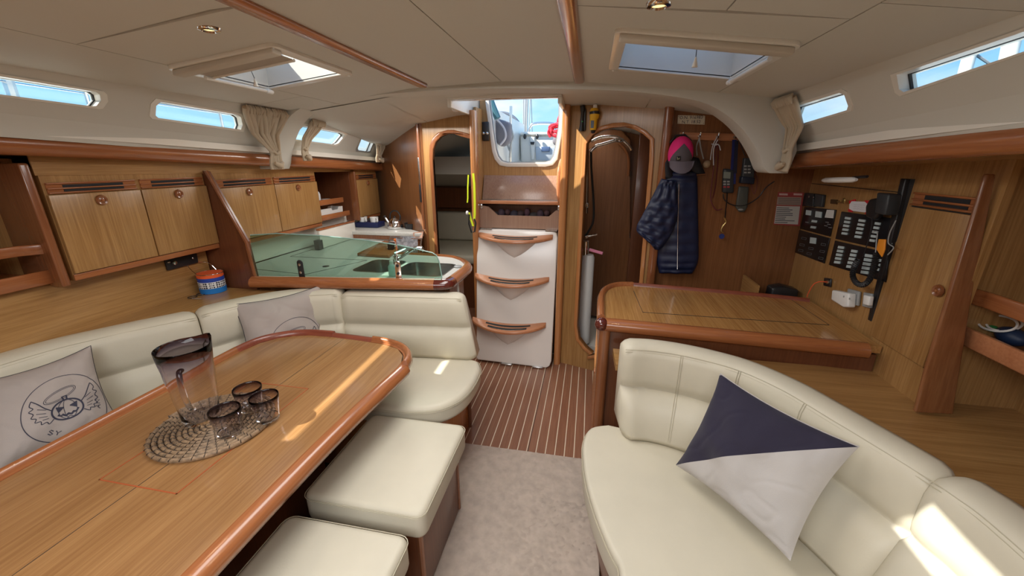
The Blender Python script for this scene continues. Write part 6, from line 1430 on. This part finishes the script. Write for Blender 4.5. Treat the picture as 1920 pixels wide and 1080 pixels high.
# ================================================================ AFT CABIN seen through the door
S(B().box(-2.3, -.89, 4.90, 4.92, 0, 1.5), 'wall_aft_cabin', bulk_z)
ab = thing('aft_berth', 'cream cushioned berth in the dim aft cabin beyond the left arched door', 'berth', (-1.5, 4.2, 0))
B().box(-2.2, -.95, 3.95, 4.88, 0, .50).ob('berth_box', dark_z, ab); B().box(-2.2, -.96, 3.93, 4.88, .50, .60).ob('mattress', cream, ab, bevel=.03); B().box(-2.2, -.96, 4.72, 4.88, .60, .95).ob('bolster', cream, ab, bevel=.03)
S(B().slab([(-2.2, 4.2, 1.42), (-.9, 4.2, 1.42), (-.9, 4.88, 1.25), (-2.2, 4.88, 1.25)], (0, 0, .02)), 'wall_cockpit_underside', grp)
S(B().slab([(-2.2, 4.19, 1.42), (-.9, 4.19, 1.42), (-.9, 4.19, 1.60), (-2.2, 4.19, 1.60)], (0, .01, 0)), 'wall_cockpit_side', grp)
S(B().box(-2.2, -.9, 4.80, 4.86, 1.0, 1.24), 'wall_berth_liner', dark_z)
# ================================================================ COCKPIT AND OUTSIDE
S(B().box(-2.4, 1.4, 5.42, 9.0, .9, 1.0), 'cockpit_stern_deck', grp)
S(B().box(-.87, -.2, 3.27, 4.9, 1.28, 1.32).box(-1.8, 1.0, 4.95, 9.0, 1.28, 1.32), 'cockpit_sole', grp)
S(B().box(-40, 40, -40, 60, -1.3, -1.2), 'harbour_water', mat('harbour_water', (.05, .09, .11), .15))
def C(px, py, y): return P(px, py, y=y)
t = thing('binnacle', 'white steering console with a small display panel in the cockpit', 'console', (-.25, 5.0, 1.32))
YB = 5.0
def cq(pts, y, th, name, m_, par, **k): return B().slab([C(a, b_, y) for a, b_ in pts], (0, th, 0)).ob(name, m_, par, **k)
cq([(974, 252), (1047, 252), (1049, 262), (1042, 306), (976, 306)], YB, .3, 'body', grp, t, bevel=.03)
cq([(976, 247), (1045, 248), (1048, 254), (974, 254)], YB-.03, .36, 'top_rim', grp, t, bevel=.02)
cq([(1004, 275), (1043, 276), (1038, 302), (1005, 300)], YB-.012, .01, 'hatch_lid', mat('light_grey_panel', (.5, .55, .6), .4), t, bevel=.004)
cq([(1015, 275), (1031, 275), (1030, 284), (1015, 284)], YB-.03, .02, 'display', mat('blue_grey_display', (.08, .13, .25), .3), t, bevel=.004)
cq([(993, 256), (1003, 257), (1002, 300), (996, 300)], YB-.04, .03, 'pedestal_post', grp, t, bevel=.012)
cq([(994, 266), (1002, 266), (1001, 271), (995, 271)], YB-.06, .03, 'black_catch', black, t)
for a, b_ in ((984, 256), (1007, 256)): B().ell(C(a, b_, YB-.05), (.02, .02, .03), 8, 6).ob('fitting', black, t)
t = thing('steering_wheel', 'large dark-rimmed steering wheel in the cockpit, left of the console', 'wheel', C(955, 255, 5.6))
wc = C(938, 258, 5.6); rw = (C(979, 258, 5.6)-wc).length
B().tube([wc+Vector((rw*cos(a), .05*sin(a), rw*1.05*sin(a))) for a in [2*pi*i/48 for i in range(48)]], .02, 8, True).ob('rim', mat('grey_leather', (.10, .12, .16), .5), t, smooth=60)
for k in range(5): a = 2*pi*k/5+.3; B().tube([wc, wc+Vector((rw*cos(a), .05*sin(a), rw*sin(a)))], .010, 6).ob('spoke', steel, t)
B().ell(wc, (.06, .05, .06), 12, 8).ob('hub', steel, t); B().tube([wc, Vector((wc.x, wc.y+.1, 1.32))], .05, 10).ob('pedestal', grp, t)
def pole(name, label, cat, a, b_, y, r, m_, extra=()):
    t = thing(name, label, cat, C(*b_, y)); e_ = C(*b_, y); lo = Vector((e_.x, e_.y, 1.32 if -1.8 < e_.x < 1.0 and y > 4.95 or name == 'stanchion' else -1.2)); B().tube([C(*a, y), e_, lo], r, 10).ob('tube', m_, t, smooth=60); return t
t = pole('backstay_mast', 'grey mast with hanging lines rising behind the cockpit console', 'mast', (989, 120), (984, 250), 8.5, .05, alu)
for dx in (-3, 3, 7): B().tube([C(989+dx, 120, 8.4), C(985+dx*1.3, 185, 8.4), C(984+dx, 250, 8.4)], .012, 6).ob('line', greyp, t)
B().tube([C(994, 120, 8.6), C(998, 250, 8.6)], .008, 5).ob('stay', greyp, t)
t = pole('stanchion', 'thin grey stanchion with looped ropes by the left cockpit bag', 'stanchion', (958, 199), (957, 296), 4.2, .014, steel)
for k, pts in enumerate((((956, 232), (950, 250), (953, 275), (957, 285)), ((957, 235), (962, 255), (958, 270), (956, 296)), ((940, 225), (950, 245), (950, 268), (940, 276)))): B().tube(bez([C(a, b_, 4.1) for a, b_ in pts], 5), .010, 6).ob('rope', greyp, t, smooth=60)
rl = thing('stern_rail', 'curved stainless stern rail behind the cockpit console', 'rail', C(1015, 250, 6.5))
B().tube(bez([C(a, b_, 6.5) for a, b_ in ((990, 250), (994, 238), (1003, 232), (1035, 232), (1043, 240), (1046, 252))], 6), .022, 8).ob('tube', steel, rl, smooth=60)
for a, b_ in ((991, 248), (1046, 250)): B().tube([C(a, b_, 6.5), Vector((C(a, b_, 6.5).x, 6.5, 1.32))], .02, 8).ob('post', steel, rl)
B().tube([C(990, 262, 6.5), C(1046, 244, 6.5)], .012, 6).ob('lower_tube', steel, rl)
gbag = mat('grey_canvas_bag', (.17, .17, .20), .8, bump=(200, .3))
for nm, pts, lb in (('line_bag', [(922, 219), (957, 229), (956, 262), (949, 273), (938, 274), (929, 268), (924, 240)], 'grey canvas rope bag hanging at the left of the companionway opening outside'), ('line_bag', [(1049, 240), (1058, 234), (1058, 276), (1046, 276), (1034, 268), (1040, 250)], 'grey canvas rope bag hanging at the right of the companionway opening outside')):
    t = thing(nm, lb, 'bag', C(*pts[0], 3.75)); cq(pts, 3.75, .12, 'bag_body', gbag, t, bevel=.03, seg=3)
    if pts[0][0] < 1000:
        for q in (((930, 222), (945, 240), (948, 258), (938, 272)), ((925, 200), (930, 215), (936, 224))): B().tube(bez([C(a, b_, 3.70) for a, b_ in q], 5), .010, 6).ob('pale_rope', mat('pale_rope', (.5, .5, .54), .7), t)
tr_ = thing('red_rope', 'coiled red rope hanging on the right side of the cockpit', 'rope', C(1040, 245, 3.9))
rr = mat('red_rope', (.65, .03, .06), .7)
for k in range(6):
    cc = C(1040+(k % 3)*3, 240+(k//3)*5, 3.6); B().tube([cc+Vector((.045*cos(a+k), .02*sin(a*2), .045*sin(a+k)*(.6+.1*k))) for a in [2*pi*i/14 for i in range(14)]], .011, 6, True).ob('loop', rr, tr_, smooth=60)
B().tube(bez([C(a, b_, 3.6) for a, b_ in ((1050, 215), (1046, 228), (1052, 236), (1034, 240), (1028, 248), (1032, 257))], 5), .011, 6).ob('tail', rr, tr_, smooth=60)
B().tube(bez([C(a, b_, 3.45) for a, b_ in ((917, 178), (921, 192), (926, 205), (933, 222))], 5), .028, 8).ob('teal_rolled_cover', mat('teal_cover', (.05, .16, .2), .7), None, label='rolled teal canvas at the upper left of the companionway opening', cat='cover')
t = pole('boat_mast', 'pale boat mast seen through the long right cabin window', 'mast', (1905, 40), (1888, 120), 4.0, .05, grp); t = pole('boat_mast', 'slim tilted boat spar seen through the long right cabin window', 'mast', (1827, 70), (1805, 150), 5.0, .05, grp)
B().tube([C(1826, 100, 5.0), C(1856, 120, 5.0)], .012, 6).ob('halyard', greyp, t)
Wp = lambda a, b_: P(a, b_, x=-2.5)
gr_ = thing('guard_rail', 'side deck guard rail with thin wires seen through the left cabin windows', 'rail', (-2.5, 2.0, 1.66))
for a, b_ in ((14, 150), (165, 190), (416, 230)):
    q = Wp(a, b_); B().tube([(q.x, q.y, 1.62), (q.x, q.y, 2.15)], .009 if a > 20 else .02, 8).ob('stanchion', steel, gr_)
y0_, y1_ = Wp(-60, 150).y, Wp(430, 225).y
for z in (1.86, 2.1): B().tube([(-2.5, y0_, z+.02), (-2.5, y1_, z)], .004, 6).ob('wire', steel, gr_)

bm = thing('shade_boom', 'spar with folded sail, added out of view above the deck to shade the right hatch', 'shade_boom', (-.5, 1.0, 2.75))  # unseen spar and sail added to keep sun off the right hatch
B().tube([(-.5, -2.5, 2.80), (-.5, 4.2, 2.85)], .075, 12).ob('spar', alu, bm)
B().tube([(-.5, -2.4, 2.95), (-.5, -1, 3.08), (-.5, 2, 3.05), (-.5, 4.1, 2.95)], [.12, .17, .15, .07], 12).ob('sail_cover', mat('sail_cover', (.03, .06, .14), .8), bm, smooth=60)
B().tube([(-.5, -2.58, 2.06), (-.5, -2.58, 9)], .09, 14).ob('mast_tube', alu, bm)
